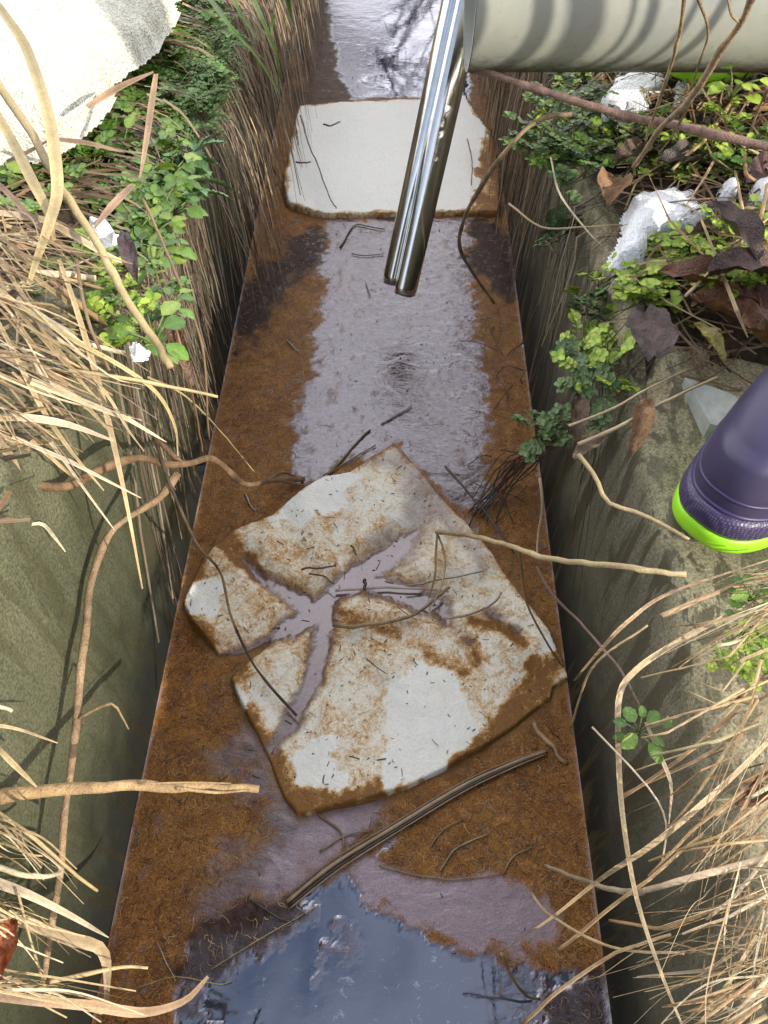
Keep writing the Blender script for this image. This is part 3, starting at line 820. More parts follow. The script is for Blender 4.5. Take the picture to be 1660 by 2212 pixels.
def branch(pts, w0, w1, col, name, label, cat='branch', mat='bark', twigs=(), group=None, lump=.22):
    P = path(pts); o = Vector(P[0])
    a = pxm(Vector(P[0]), w0) / 2; b = pxm(Vector(P[-1]), w1) / 2
    t = np.linspace(0, 1, len(P)); rr = (a * (1 - t) + b * t) * (1 + lump * (vnoise(t * 22, t * 0 + w0, 5) - .5) * 2)
    P = P + (np.stack([vnoise(t * 14, t * 0 + 1 + w0, 6), vnoise(t * 14, t * 0 + 2, 7), vnoise(t * 14, t * 0 + 3, 8)], -1) - .5) * a * .7
    mb = MB(); ph = random.uniform(0, 6)
    cf = lambda q: tuple(x * (.72 + .75 * float(vnoise(q * 34, ph, 9))) for x in col) + (1,)
    mb.tube(P, rr, col, 8, colfn=cf)
    if not twigs:
        return tag(mb.build(name, M[mat], origin=o), label, cat, group)
    e = root(name, o); mb.build('main_stem', M[mat], e, origin=o)
    for tw, w in twigs:
        Q = path(tw); mb = MB(); r_ = pxm(Vector(Q[0]), w) / 2
        mb.tube(Q, r_ * (1 - .6 * np.linspace(0, 1, len(Q))), col, 6, colfn=cf); mb.build('side_twig', M[mat], e, origin=o)
    return tag(e, label, cat, group)

# ------------------------------------------------------------------ hanging dead grass (uncountable)
def hang(side, n, y0, y1, seed, zlo=(.0, .25), name='hanging_grass', col=((.40, .28, .16), (.13, .08, .045), (.58, .45, .28), (.27, .18, .11), (.48, .42, .33)), wmm=(1.0, 4.6), out=(.0, .13), ypull=-.12, dens=None):
    rnd = random.Random(seed); mb = MB(); sg = -1 if side == 'l' else 1
    for i in range(n):
        y = y0 + (y1 - y0) * rnd.random()
        if dens and rnd.random() > dens(y): continue
        zt = float(rimL(y) if side == 'l' else rimR(y)) + rnd.uniform(-.02, .05)
        x0 = sg * (.34 + rnd.uniform(0, .08)); o_ = rnd.uniform(*out) * rnd.random() ** .5
        ze = rnd.uniform(*zlo) ; ze = max(.003, ze)
        xe = sg * (.302 - o_ * 1.0)
        yd = ypull * rnd.uniform(-1.2, 2.2) * (zt - ze)
        P = [(x0, y, zt), (sg * (.325 - o_ * .4), y + yd * .2 + rnd.uniform(-.01, .01), zt + .0 - .03), (sg * (.312 - o_ * .8) + rnd.uniform(-.008, .008), y + yd * .55 + rnd.uniform(-.02, .02), (zt + ze) * .55),
             (xe, y + yd + rnd.uniform(-.03, .03), ze)]
        c = rnd.choice(col); kk = rnd.uniform(.6, 1.25); c = tuple(v * kk for v in c) + (1,)
        P = smooth_path(P, 10); P[:, 1] += np.cumsum([rnd.gauss(0, .0022) for _ in range(11)]); P[:, 0] += np.cumsum([rnd.gauss(0, .0012) for _ in range(11)]); P[:, 0] = np.clip(P[:, 0], -.42, .42)
        w = (wmm[0] + (wmm[1] - wmm[0]) * rnd.random() ** 2.2) * .001
        lo = .0
        if side == 'l': P[:, 0] = np.where(P[:, 2] < zt - .03, np.maximum(P[:, 0], -.300 + 0.0), P[:, 0])
        else: P[:, 0] = np.where(P[:, 2] < zt - .03, np.minimum(P[:, 0], .300), P[:, 0])
        mb.ribbon(P, w * (1 - .5 * np.linspace(0, 1, len(P))), c, fold=.5, nrm=(-sg * .8, -.5, .3), twist=rnd.uniform(-1, 1))
    o = mb.build(name, M['grass']); return tag(o, kind='stuff')
dl = lambda y: float(sstep(1.12, 1.5, y))
tag(hang('l', 1150, 1.0, 3.4, 1, (-.02, .2), dens=dl), 'mass of dead grass hanging down the left wall at the top of the ditch', 'dead grass')
dl2 = lambda y: .06 + .94 * float(sstep(1.25, 1.65, y))
tag(hang('r', 2400, .95, 3.4, 2, (-.02, .25), dens=dl2, out=(.0, .05)), 'mass of dead grass hanging down the right wall below the pipe', 'dead grass')
tag(hang('r', 130, .70, 1.6, 3, (.03, .28), col=((.05, .04, .03), (.10, .075, .05)), wmm=(.8, 1.8), out=(0, .02), ypull=-.5), 'dark wet rootlets hanging down the right wall below the weeds', 'roots')
tag(hang('l', 220, .74, 1.25, 4, (.02, .3), col=((.22, .17, .12), (.34, .28, .2), (.13, .09, .06)), wmm=(1.5, 4.5), out=(0, .02), ypull=-.3), 'sparse grey dead stalks hanging over the left wall', 'dead grass')
for (u, v, z, du) in ((480, 40, .5, 30), (560, 30, .52, 55), (575, 60, .5, 40)): pass

# ------------------------------------------------------------------ litter of straw on the banks (uncountable)
def litter(name, n, box, fn, seed, cols, lab, wmm=(1.5, 5), ln=(.04, .16), dirx=None, keep=None, lift=.02):
    rnd = random.Random(seed); mb = MB()
    for i in range(n):
        x = rnd.uniform(box[0], box[1]); y = rnd.uniform(box[2], box[3])
        if keep and not keep(x, y): continue
        a = rnd.uniform(0, 2 * math.pi) if dirx is None else dirx + rnd.gauss(0, .5)
        L = rnd.uniform(*ln); z = float(fn(np.array(x), np.array(y))) + rnd.uniform(.002, lift)
        d = np.array((math.cos(a), math.sin(a), 0)); b = np.array((-d[1], d[0], 0)) * rnd.uniform(-.15, .15)
        P = smooth_path([np.array((x, y, z)) - d * L / 2 + (0, 0, rnd.uniform(-.01, .006)), np.array((x, y, z)) + b * L + (0, 0, rnd.uniform(0, .01)), np.array((x, y, z)) + d * L / 2 + (0, 0, rnd.uniform(-.01, .008))], 5)
        c = rnd.choice(cols); kk = rnd.uniform(.6, 1.25); c = tuple(v * kk for v in c) + (1,)
        mb.ribbon(P, rnd.uniform(*wmm) * .001, c, fold=.4, nrm=(rnd.uniform(-.4, .4), rnd.uniform(-.6, .1), .9))
    return tag(mb.build(name, M['grass']), lab, 'dead grass', kind='stuff')
litter('grass_litter', 2600, (-.95, -.335, .15, 1.9), zl, 11, (BR, STD, (.30,.20,.11), (.09, .055, .035), (.06,.04,.025)), 'litter of dead grass and stalks covering the left bank', dirx=.3)
litter('grass_litter', 2200, (.36, 1.0, .66, 1.9), zr, 12, ((.30, .19, .09), STD, ST2, (.12, .07, .04), (.40, .30, .16)), 'litter of dead grass and stalks covering the right bank', wmm=(1, 3.5))
litter('grass_litter', 900, (-1.6, -.335, 1.9, 4.5), zl, 13, (BR, STD, ST2), 'dead grass on the far left bank', ln=(.08, .25), wmm=(2, 6))
litter('grass_litter', 900, (.345, 1.6, 1.9, 4.5), zr, 14, (BR, STD, ST2), 'dead grass on the far right bank', ln=(.08, .25), wmm=(2, 6))

# heap of straw lower right (uncountable base) leaning over the wall
def heap(name, n, seed, srcs, lab, cols, wpx=(2, 7)):
    rnd = random.Random(seed); mb = MB()
    for i in range(n):
        (u0, v0, u1, v1, spread, z0, z1) = rnd.choice(srcs)
        a = rnd.gauss(0, spread); b = rnd.gauss(0, spread); c = rnd.gauss(0, spread * .6)
        k0 = rnd.uniform(-.15, .3); k1 = rnd.uniform(.55, 1.15)
        U = lambda k: (u0 + (u1 - u0) * k, v0 + (v1 - v0) * k)
        (ua, va), (ub, vb) = U(k0), U(k1)
        zz0 = z0 + rnd.uniform(-.01, .05); zz1 = z1 + rnd.uniform(-.04, .05)
        um, vm = (ua + ub) / 2 + rnd.gauss(0, spread * .6), (va + vb) / 2 + rnd.gauss(0, spread * .6) - rnd.uniform(0, 20)
        P = path([(ua + a, va + c, zz0), (um + a, vm + c, (zz0 + zz1) / 2 + .015), (ub + a + b * .5, vb + c + rnd.gauss(0, spread * .5), zz1)], 9)
        cc = rnd.choice(cols); kk = rnd.uniform(.6, 1.2); cc = tuple(v * kk for v in cc) + (1,)
        w = pxm(Vector(P[4]), rnd.uniform(*wpx))
        mb.ribbon(P, w * (1 - .6 * np.linspace(0, 1, len(P))), cc, fold=.45, twist=rnd.uniform(-.8, .8))
    return tag(mb.build(name, M['straw']), lab, 'dead grass', kind='stuff')
heap('straw_tangle', 165, 21, [(1760, 1640, 1480, 1900, 40, .47, .44), (1760, 1900, 1430, 2000, 45, .47, .42), (1760, 2020, 1330, 2110, 40, .46, .40), (1760, 1280, 1480, 1420, 22, .47, .455), (1720, 1500, 1560, 1900, 45, .47, .45), (1700, 2100, 1450, 2230, 45, .46, .44), (1760, 1240, 1540, 1270, 12, .46, .455), (1660, 1900, 1600, 2200, 50, .46, .45)],
     'tangle of fine dry straw spilling over the lower right bank', (ST, ST2, (.36, .22, .10), STW), (1.5, 5))
heap('straw_tangle', 75, 22, [(-80, 500, 200, 560, 50, .6, .57), (-80, 640, 260, 820, 45, .58, .53), (-80, 760, 300, 900, 40, .57, .50), (-60, 420, 120, 640, 40, .6, .58), (-60, 560, 160, 620, 40, .58, .56), (-60, 850, 120, 1000, 30, .55, .50)],
     'tangle of broken straw under the reeds on the left bank', (ST, ST2, STD, STW), (1.5, 6))
heap('straw_tangle', 60, 23, [(-60, 1780, 130, 1900, 30, .4, .38), (-60, 1950, 160, 2060, 30, .38, .34), (-60, 2110, 250, 2170, 25, .36, .3)],
     'loose straw at the lower left edge', (ST, ST2, STW), (3, 8))

# ------------------------------------------------------------------ individually visible reeds, left
GL = 'dry reeds lying across the left bank'
LR = [
 ([(-20,-10,.66),(20,45,.66),(60,110,.65),(103,240,.64),(120,340,.63),(124,420,.62),(105,490,.62),(80,560,.61),(62,615,.60)], 27, ST, 'blade', 'long dry reed leaf curving in an S across the snow', .6),
 ([(-20,150,.64),(70,290,.62),(130,400,.61),(200,510,.60),(260,620,.59),(330,730,.57),(372,795,.56)], 21, (.50,.37,.19), 'stem', 'thick straight dry reed stalk crossing the snow edge diagonally', 0),
 ([(-20,220,.63),(30,310,.62),(70,390,.62),(105,460,.61),(118,520,.60)], 24, ST, 'blade', 'shorter dry reed leaf just left of the thick stalk', .2),
 ([(190,232,.56),(255,192,.57),(332,156,.59)], 18, (.42,.29,.17), 'blade', 'brown folded reed leaf tipped up beside the green weeds', .2),
 ([(338,160,.59),(330,215,.58),(318,300,.57),(303,385,.56)], 15, (.44,.31,.18), 'blade', 'narrow reed piece hanging from the fold over the green leaves', .1),
 ([(288,400,.56),(245,445,.565),(205,492,.57)], 20, (.40,.27,.16), 'blade', 'short broken reed piece between the round green leaves', .1),
 ([(-20,458,.59),(70,470,.59),(130,492,.585),(220,545,.57),(302,582,.55)], 17, STW, 'blade', 'pale reed leaf pointing right under the thick stalk', .2),
 ([(70,592,.58),(140,592,.57),(205,602,.56)], 18, STW, 'stem', 'stubby pale reed stub lying level', 0),
 ([(165,560,.58),(178,640,.57),(200,720,.56),(238,800,.54)], 9, STD, 'stem', 'dark narrow stalk standing upright among the straw', 0),
 ([(-20,610,.58),(60,670,.575),(160,735,.56),(260,790,.54),(340,850,.50),(378,920,.45),(385,985,.42)], 10, ST, 'blade', 'long thin reed leaf arching down over the mossy wall', .5),
 ([(150,800,.56),(260,815,.54),(380,838,.52),(470,857,.50)], 9, ST, 'stem', 'thin straw stem reaching right over the water edge', 0),
 ([(-20,905,.54),(60,903,.53),(150,918,.51),(245,952,.49)], 17, STW, 'blade', 'wide pale reed leaf lying level on the left wall', .2),
 ([(-20,930,.52),(22,985,.50),(48,1060,.47),(60,1140,.45)], 21, (.44,.33,.2), 'blade', 'broad curled brown reed leaf hanging at the left edge', .5),
 ([(60,1135,.45),(92,1132,.44),(118,1160,.43),(142,1192,.42)], 8, STW, 'blade', 'small bent pale leaf tip against the mossy wall', .3),
 ([(128,560,.58),(160,650,.57),(200,780,.54),(232,900,.50),(255,1000,.46),(280,1120,.42),(308,1272,.34)], 13, ST, 'blade', 'long narrow reed leaf hanging down to a point over the dark wall', .8),
 ([(-20,660,.57),(40,780,.55),(90,880,.52),(150,970,.49),(225,1060,.46)], 11, ST, 'blade', 'reed leaf slanting down the upper left wall', .6),
 ([(110,955,.50),(150,1010,.48),(200,1080,.45),(248,1145,.42)], 6, STW, 'point', 'pale thin straw with a sharp tip on the left wall', .3),
 ([(320,815,.53),(400,855,.45),(480,935,.25),(552,1022,.06)], 4, (.5,.4,.2), 'stem', 'hair-thin straw crossing the left water edge', 0),
 ([(-20,540,.59),(60,650,.57),(130,760,.55),(180,830,.53),(232,880,.51)], 9, ST2, 'blade', 'narrow curved reed in the middle of the left heap', .7),
 ([(-20,760,.56),(80,800,.54),(170,862,.52),(238,932,.50)], 14, ST, 'blade', 'flat reed leaf folded over the left heap', .4),
 ([(50,700,.57),(150,760,.55),(230,850,.53),(275,925,.50),(312,975,.47)], 7, ST, 'blade', 'thin arched straw over the mossy wall top', .5),
 ([(-20,380,.60),(20,420,.60),(120,520,.59),(200,560,.58)], 13, STD, 'blade', 'dark brown rotting reed leaf by the green weeds', .3),
 ([(15,350,.57),(60,330,.58),(130,290,.59)], 12, STD, 'blade', 'dark dead leaf stalk at the snow edge', .3),
 ([(110,300,.58),(190,310,.58),(262,328,.57)], 12, (.36,.25,.15), 'blade', 'brown blade pointing right below the snow', .3),
 ([(310,430,.55),(350,520,.53),(400,640,.50),(440,760,.46),(452,950,.30)], 7, (.28,.18,.11), 'stem', 'brown thin stalk hanging over the left wall beside the roots', 0),
 ([(360,640,.53),(395,760,.50),(420,870,.42),(440,985,.25)], 6, (.30,.17,.10), 'stem', 'reddish thin stalk hanging down to the water edge', 0),
]
for pts, w_, c, k, lb, tw in LR: blade(pts, w_, c, 'dry_reed', lb, GL, 'reed', k, tw)
# extra loose reeds in the same heap
rnd = random.Random(5)
for i in range(60):
    u0 = rnd.uniform(-70, 70); v0 = rnd.uniform(480, 960); L = rnd.uniform(120, 330); a = rnd.gauss(.55, .38)
    z0 = .585 - (v0 - 480) * .00012
    u1, v1 = u0 + L * math.cos(a), v0 + L * math.sin(a)
    if v1 > 1080: continue
    zl1 = .52 if v1 < 900 else .46
    blade(kinked((u0, v0, z0), (u1, v1, zl1), rnd), rnd.choice((4, 5, 6, 8, 10, 14)) * rnd.uniform(.8, 1.2), rnd.choice((ST, ST2, STW, (.4, .28, .15))), 'loose_reed',
          'loose dry reed in the heap on the left bank', 'loose dry reeds heaped on the left bank', 'reed', rnd.choice(('blade', 'stem', 'point')), rnd.uniform(-.8, .8))
# lower left
LL = [
 ([(-20,1870,.40),(60,1893,.39),(130,1888,.37)], 13, STW, 'stem', 'short pale straw stub at the lower left'),
 ([(-20,1900,.40),(60,1930,.39),(150,1975,.36),(235,2025,.33)], 22, STW, 'point', 'pale pointed reed reaching the water edge lower left'),
 ([(-20,1975,.38),(60,1990,.37),(150,2025,.34),(215,2045,.32),(232,2090,.30),(230,2170,.28)], 30, (.42,.31,.18), 'blade', 'broad frayed reed leaf bending down at the lower left'),
 ([(-20,2150,.36),(90,2160,.34),(200,2170,.30),(310,2185,.26),(400,2160,.22),(450,2110,.2)], 26, (.47,.35,.2), 'blade', 'wide reed leaf along the bottom left edge'),
 ([(-20,1745,.42),(60,1800,.40),(140,1870,.38),(210,1925,.34)], 10, ST, 'stem', 'slanting straw below the broken stalk'),
 ([(-20,1565,.44),(40,1575,.43),(125,1605,.40)], 7, ST, 'point', 'short straw on the left wall above the broken stalk'),
 ([(-20,1600,.44),(30,1650,.43),(80,1700,.41)], 13, ST2, 'blade', 'brown blade dropping behind the broken stalk'),
 ([(40,1930,.40),(90,2110,.36),(110,2150,.34)], 6, ST, 'stem', 'upright thin straw at the lower left edge'),
 ([(110,2120,.34),(210,2098,.31),(270,2088,.28),(320,2090,.27)], 9, ST, 'stem', 'level straw with a tiny seed star over the water edge'),
 ([(-20,1520,.44),(28,1535,.43)], 10, STW, 'stem', 'tiny straw stub at the left edge'),
]
for pts, w_, c, k, lb in LL: blade(pts, w_, c, 'dry_reed', lb, 'dry reeds at the lower left', 'reed', k, .3)
branch([(-20,1724,.36),(80,1712,.35),(200,1702,.34),(300,1698,.33),(400,1700,.32),(480,1702,.31),(560,1702,.30)], 34, 16, (.50,.34,.17), 'broken_reed', 'thick broken reed stalk jutting level from the left over the brown water', 'stalk', 'bark', lump=.1,
       twigs=[([(300,1694,.335),(400,1690,.33),(500,1692,.32)], 5), ([(380,1702,.325),(470,1712,.315),(540,1706,.305)], 9)])
branch([(-30,1045,.47),(60,1048,.46),(150,1050,.44),(220,1015,.43),(300,988,.40),(360,1003,.37),(410,1000,.34),(458,988,.28),(490,1015,.2),(532,1046,.12),(590,1038,.04),(655,1034,.004)], 21, 11, (.24,.15,.08), 'crooked_branch', 'crooked brown branch reaching from the left edge into the water', 'branch',
       twigs=[([(390,1000,.35),(350,960,.36),(340,950,.36)], 16), ([(575,1040,.05),(610,1020,.03),(640,1030,.01)], 9), ([(600,1036,.03),(640,1045,.01),(662,1050,.004)], 9)])
branch([(382,1020,.34),(345,1075,.33),(285,1112,.33),(232,1165,.33),(200,1250,.33),(184,1350,.32),(170,1450,.32),(165,1560,.31),(152,1690,.30),(135,1820,.29),(118,1960,.28),(100,2080,.27),(95,2120,.27)], 17, 14, (.38,.26,.15), 'hanging_vine', 'long bare vine hanging down the mossy left wall', 'vine',
       twigs=[([(168,1553,.31),(200,1535,.32),(242,1520,.33),(262,1545,.32),(278,1575,.31)], 9)])
branch([(330,930,.45),(355,1010,.37),(385,1090,.32),(430,1180,.25),(478,1240,.14),(500,1330,.08),(545,1430,.04),(600,1500,.025),(640,1545,.02)], 8, 6, (.10,.07,.045), 'thin_twig', 'thin dark twig curving over the left side of the torn foam sheet', 'twig')

# ------------------------------------------------------------------ right side branches and straws
branch([(1018,148,.56),(1100,172,.57),(1170,196,.575),(1260,222,.58),(1350,246,.58),(1440,266,.58),(1540,290,.585),(1700,325,.59)], 15, 22, (.34,.22,.17), 'reddish_branch', 'pale reddish branch slanting under the pipe to the right edge', 'branch')
branch([(1235,245,.54),(1160,262,.53),(1095,325,.5),(1035,410,.42),(998,485,.3),(997,545,.18),(1035,610,.06),(1068,655,.008)], 11, 6, (.34,.25,.14), 'arched_vine', 'brown stem arching from the bank down to the water right of the steel tube', 'stem')
branch([(1640,-30,.86),(1600,50,.83),(1545,130,.79),(1500,205,.74),(1440,262,.68),(1405,310,.62),(1370,360,.56)], 18, 10, (.46,.34,.21), 'twisted_vine', 'twisted dry vine crossing in front of the pipe', 'vine',
       twigs=[([(1545,130,.79),(1510,180,.75),(1470,215,.72),(1400,240,.67)], 6), ([(1500,205,.74),(1455,290,.66),(1425,330,.6)], 8), ([(1600,50,.83),(1580,30,.84),(1570,-20,.86)], 8)])
branch([(1480,-30,.84),(1470,60,.80),(1450,140,.75),(1420,230,.68),(1395,300,.60)], 9, 6, (.44,.33,.18), 'dry_vine', 'thin straw coloured stem crossing the middle of the pipe', 'stem')
branch([(1500,-30,.84),(1530,60,.80),(1520,110,.77),(1490,200,.72)], 7, 5, (.36,.26,.15), 'dry_vine', 'thin forked stem between the two vines on the pipe', 'stem')
branch([(1660,190,.66),(1640,235,.63),(1622,280,.6)], 7, 5, (.34,.24,.14), 'dry_vine', 'short brown stem at the right edge below the pipe', 'stem')
GR = 'dry stems over the right bank and wall'
RR = [
 ([(945,1150,.05),(1010,1156,.12),(1090,1175,.22),(1180,1206,.36),(1320,1222,.46),(1482,1243,.48)], 13, (.58,.45,.25), 'stem', 'long bent straw from the foam sheet to below the boot'),
 ([(945,1150,.05),(942,1200,.04),(940,1245,.035),(925,1300,.028)], 6, (.40,.28,.13), 'blade', 'short straw hanging from the bend onto the foam sheet'),
 ([(1250,982,.46),(1285,1030,.45),(1312,1085,.45),(1380,1108,.455),(1450,1143,.46),(1490,1165,.46)], 11, ST, 'stem', 'kinked pale straw left of the boot toe'),
 ([(1168,1034,.30),(1172,1100,.26),(1163,1160,.22),(1160,1205,.2)], 7, (.52,.40,.25), 'stem', 'short upright pale straw at the right water edge'),
 ([(1160,1225,.22),(1195,1285,.26),(1260,1350,.32),(1310,1410,.38),(1350,1462,.42),(1385,1530,.42)], 7, (.20,.14,.13), 'stem', 'thin dark twig slanting down the right wall'),
 ([(1660,1290,.47),(1540,1345,.47),(1440,1400,.46),(1370,1450,.455),(1338,1500,.45),(1335,1600,.44),(1342,1740,.44),(1370,1920,.45),(1420,2080,.46),(1480,2230,.46)], 15, (.50,.39,.23), 'blade', 'long flat straw bending down along the right wall'),
 ([(1700,1560,.49),(1600,1660,.49),(1500,1750,.48),(1400,1830,.46),(1300,1895,.42),(1200,1975,.34),(1120,2030,.26),(1085,2060,.22)], 15, (.60,.47,.26), 'blade', 'long pale straw running from the right bank out over the water'),
 ([(1085,2060,.22),(1100,2100,.14),(1130,2145,.05),(1165,2160,.01)], 8, (.40,.27,.12), 'stem', 'bent lower end of straw dipping in the dark water'),
 ([(1700,1840,.48),(1600,1870,.48),(1500,1898,.47),(1390,1925,.44)], 18, (.58,.48,.32), 'stem', 'stout pale straw lying level at the lower right'),
 ([(1390,1925,.44),(1330,1922,.38),(1260,1900,.3),(1180,1870,.2)], 12, (.40,.33,.22), 'stem', 'grey weathered stem end above the brown mat'),
 ([(1240,1470,.30),(1300,1400,.42),(1360,1340,.46),(1450,1280,.47),(1660,1210,.48)], 9, ST, 'blade', 'arched straw reaching the right corner of the torn sheet'),
 ([(1235,1570,.2),(1255,1500,.32),(1290,1430,.42),(1400,1350,.46)], 6, ST2, 'stem', 'thin curved straw beside the right corner of the torn sheet'),
 ([(1430,1330,.47),(1520,1290,.47),(1600,1265,.47),(1700,1245,.48)], 12, (.48,.34,.19), 'stem', 'straw pressed under the boot sole'),
 ([(1230,920,.44),(1330,880,.45),(1400,840,.46),(1480,800,.47)], 6, (.55,.44,.28), 'stem', 'thin pale straw left of the green weeds and boot'),
 ([(1250,960,.44),(1340,920,.45),(1430,870,.46),(1550,815,.47)], 9, (.55,.44,.26), 'stem', 'pale straw pointing at the boot ankle'),
 ([(1280,1570,.46),(1400,1700,.46),(1440,1780,.45),(1430,1860,.44)], 5, (.55,.45,.35), 'stem', 'thin grey straw over the wall shadow'),
 ([(1395,1560,.45),(1430,1640,.44),(1450,1700,.44),(1445,1780,.44)], 10, (.52,.42,.30), 'blade', 'curled pale blade below the small green sprig'),
 ([(1130,2210,.30),(1220,2130,.36),(1330,2060,.42),(1450,2020,.45)], 9, ST2, 'stem', 'straw crossing the lower right water edge'),
 ([(1660,2140,.47),(1560,2150,.47),(1430,2175,.46)], 20, (.44,.30,.16), 'blade', 'rough brown stalk at the bottom right'),
 ([(1150,1930,.24),(1180,1970,.28),(1260,2020,.36),(1340,2050,.42),(1480,2060,.45)], 7, ST, 'stem', 'curved straw loop at the lower right'),
 ([(1210,2050,.28),(1290,1985,.36),(1400,1900,.44),(1520,1800,.47)], 9, (.50,.37,.2), 'stem', 'straw crossing the pale long one at the lower right'),
 ([(1120,1180,.2),(1128,1240,.16),(1140,1310,.12),(1190,1400,.06),(1215,1440,.03)], 6, (.30,.2,.1), 'stem', 'curved brown stem along the right edge of the torn sheet'),
 ([(1100,440,.44),(1170,490,.45),(1260,490,.46),(1345,485,.47)], 5, (.45,.34,.2), 'stem', 'thin bent stem left of the bright snow patch'),
 ([(1190,340,.5),(1210,420,.49),(1270,500,.47),(1300,530,.46)], 5, (.6,.5,.36), 'blade', 'white curved stem through the weeds'),
 ([(1660,400,.52),(1630,520,.52),(1610,600,.51)], 10, (.5,.38,.22), 'stem', 'upright dry stem at the right edge beside the snow'),
 ([(1480,640,.5),(1560,560,.52),(1660,470,.54)], 7, (.5,.38,.22), 'stem', 'slanting dry stem over the dead leaves'),
]
for pts, w_, c, k, lb in RR: blade(pts, w_, c, 'dry_straw', lb, GR, 'straw', k, .4)
rnd = random.Random(9)
for i in range(70):
    r_ = rnd.random()
    if r_ < .7: u0 = rnd.uniform(1600, 1720); v0 = rnd.uniform(1300, 2200); a = math.pi - rnd.uniform(.1, 1.0) ; z0, z1 = .485, .45
    else: u0 = rnd.uniform(1500, 1700); v0 = rnd.uniform(200, 560); a = rnd.uniform(0, 6.28); z0, z1 = .51, .50
    L = rnd.uniform(110, 330); u1, v1 = u0 + L * math.cos(a), v0 + L * math.sin(a)
    if u1 < 1380: z1 = .36
    blade(kinked((u0, v0, z0), (u1, v1, z1), rnd, 30), rnd.uniform(4, 10), rnd.choice((ST, ST2, STW, (.42, .27, .13))), 'loose_straw',
          'loose dry straw in the tangle on the right bank', 'loose dry straws tangled on the right bank', 'straw', rnd.choice(('blade', 'stem', 'stem')), rnd.uniform(-.8, .8))

# dark root tangle dipping in the water
mb = MB(); rnd = random.Random(31)
for i in range(19):
    u0, v0 = 1215 + rnd.gauss(0, 25), 900 + rnd.gauss(0, 30); u1, v1 = 1050 + rnd.gauss(0, 22), 1095 + rnd.gauss(0, 22)
    P = path([(u0, v0, .22 + rnd.uniform(0, .08)), (1170 + rnd.gauss(0, 16), 965 + rnd.gauss(0, 16), .14), (1110 + rnd.gauss(0, 14), 1020 + rnd.gauss(0, 16), .05), (u1, v1, .004)], 10)
    mb.tube(P, rnd.uniform(.0006, .0015), jit((.06, .042, .028), .3), 5)
for i in range(26):
    u, v = rnd.uniform(1060, 1150), rnd.uniform(520, 1160); a = rnd.uniform(0, 6.28); L = rnd.uniform(30, 90)
    P = path([(u, v, .012), (u + L * .5 * math.cos(a) + rnd.gauss(0, 8), v + L * .5 * math.sin(a) + rnd.gauss(0, 8), .02), (u + L * math.cos(a), v + L * math.sin(a), .003)], 6)
    mb.tube(P, rnd.uniform(.0005, .0011), jit((.05, .035, .025), .3), 4)
tag(mb.build('root_tangle', M['wet']), 'tangle of black wet roots trailing into the water at the right wall', 'roots', kind='stuff')
blade([(962,1008,.04),(1010,1060,.03),(1060,1120,.02),(1110,1195,.01)], 6, (.10,.07,.05), 'thin_twig', 'thin black twig poking out beside the top right edge of the torn sheet', None, 'twig', 'stem', mat='wet')

algae_threads()
# ------------------------------------------------------------------ debris afloat
def float_(pts, w_, col, nm, lb, cat='debris', k='stem', z=.003, group=None): return blade([(u, v, z) for u, v in pts], w_, col, nm, lb, group, cat, k, 0, .2, 'wet')
e = root('floating_reed', at(620, 1950, 0))
for off, w_, c in ((0, 9, (.40, .28, .15)), (9, 5, (.035, .024, .016)), (-9, 5, (.24, .16, .09)), (15, 3.5, (.38, .27, .15))):
    mb = MB(); P = path([(620 + off * .4, 1948 + off, .004), (720 + off * .4, 1868 + off, .005), (850, 1788 + off, .006), (1000, 1698 + off * .9, .006), (1100, 1652 + off * .7, .006), (1182, 1622 + off * .4, .005)], 40)
    mb.tube(P, pxm(Vector(P[20]), w_) / 2 * (.8 + .4 * vnoise(np.linspace(0, 12, len(P)), np.zeros(len(P)) + off, 3)), jit(c), 8)
    mb.build('reed_strand', M['wet'], e, origin=e.location)
tag(e, 'long split reed stalk floating diagonally below the torn foam sheet', 'reed')
float_([(1150,1562),(1185,1605),(1230,1652)], 14, (.45,.30,.14), 'wood_stick', 'short brown stick floating at the right below the torn sheet', 'stick')
DB = [([(700,1030),(745,985),(800,928)], 10, (.22,.15,.08)), ([(715,1022),(770,985),(812,962)], 6, (.18,.12,.07)), ([(685,1758),(735,1795),(742,1848)], 8, (.26,.16,.07)), ([(690,1840),(745,1805),(800,1795)], 7, (.3,.2,.1)),
      ([(825,915),(860,895),(890,878)], 6, (.28,.2,.11)), ([(455,2095),(560,2030),(640,1985),(690,1955)], 5, (.42,.3,.15)), ([(500,2120),(470,2125),(380,2110),(290,2135)], 5, (.42,.3,.15)), ([(340,2035),(360,2080),(380,2120)], 4, (.5,.42,.36)),
      ([(540,1945),(620,1990),(660,1975)], 6, (.08,.06,.04)), ([(820,1870),(900,1890),(980,1900),(1090,1888)], 6, (.3,.2,.11)), ([(950,1880),(990,1830),(1060,1800)], 7, (.33,.24,.14)), ([(930,1830),(960,1790),(1000,1770)], 5, (.3,.2,.12)),
      ([(1090,1885),(1110,1850),(1150,1830)], 6, (.32,.22,.13)), ([(620,735),(635,750),(650,765)], 5, (.5,.45,.4)), ([(530,1065),(540,1090),(552,1103)], 5, (.55,.52,.5)), ([(735,535),(765,487),(800,490),(832,495)], 5, (.12,.08,.05)),
      ([(760,548),(790,552),(830,548)], 4, (.1,.07,.05)), ([(655,345),(672,350)], 4, (.2,.12,.08)), ([(790,610),(800,640)], 3, (.1,.07,.05))]
for P, w_, c in DB: float_(P, w_ * .62, c, 'floating_twig', 'scrap of twig floating on the water', 'twig', 'stem', .003, 'scraps of twig floating on the water')
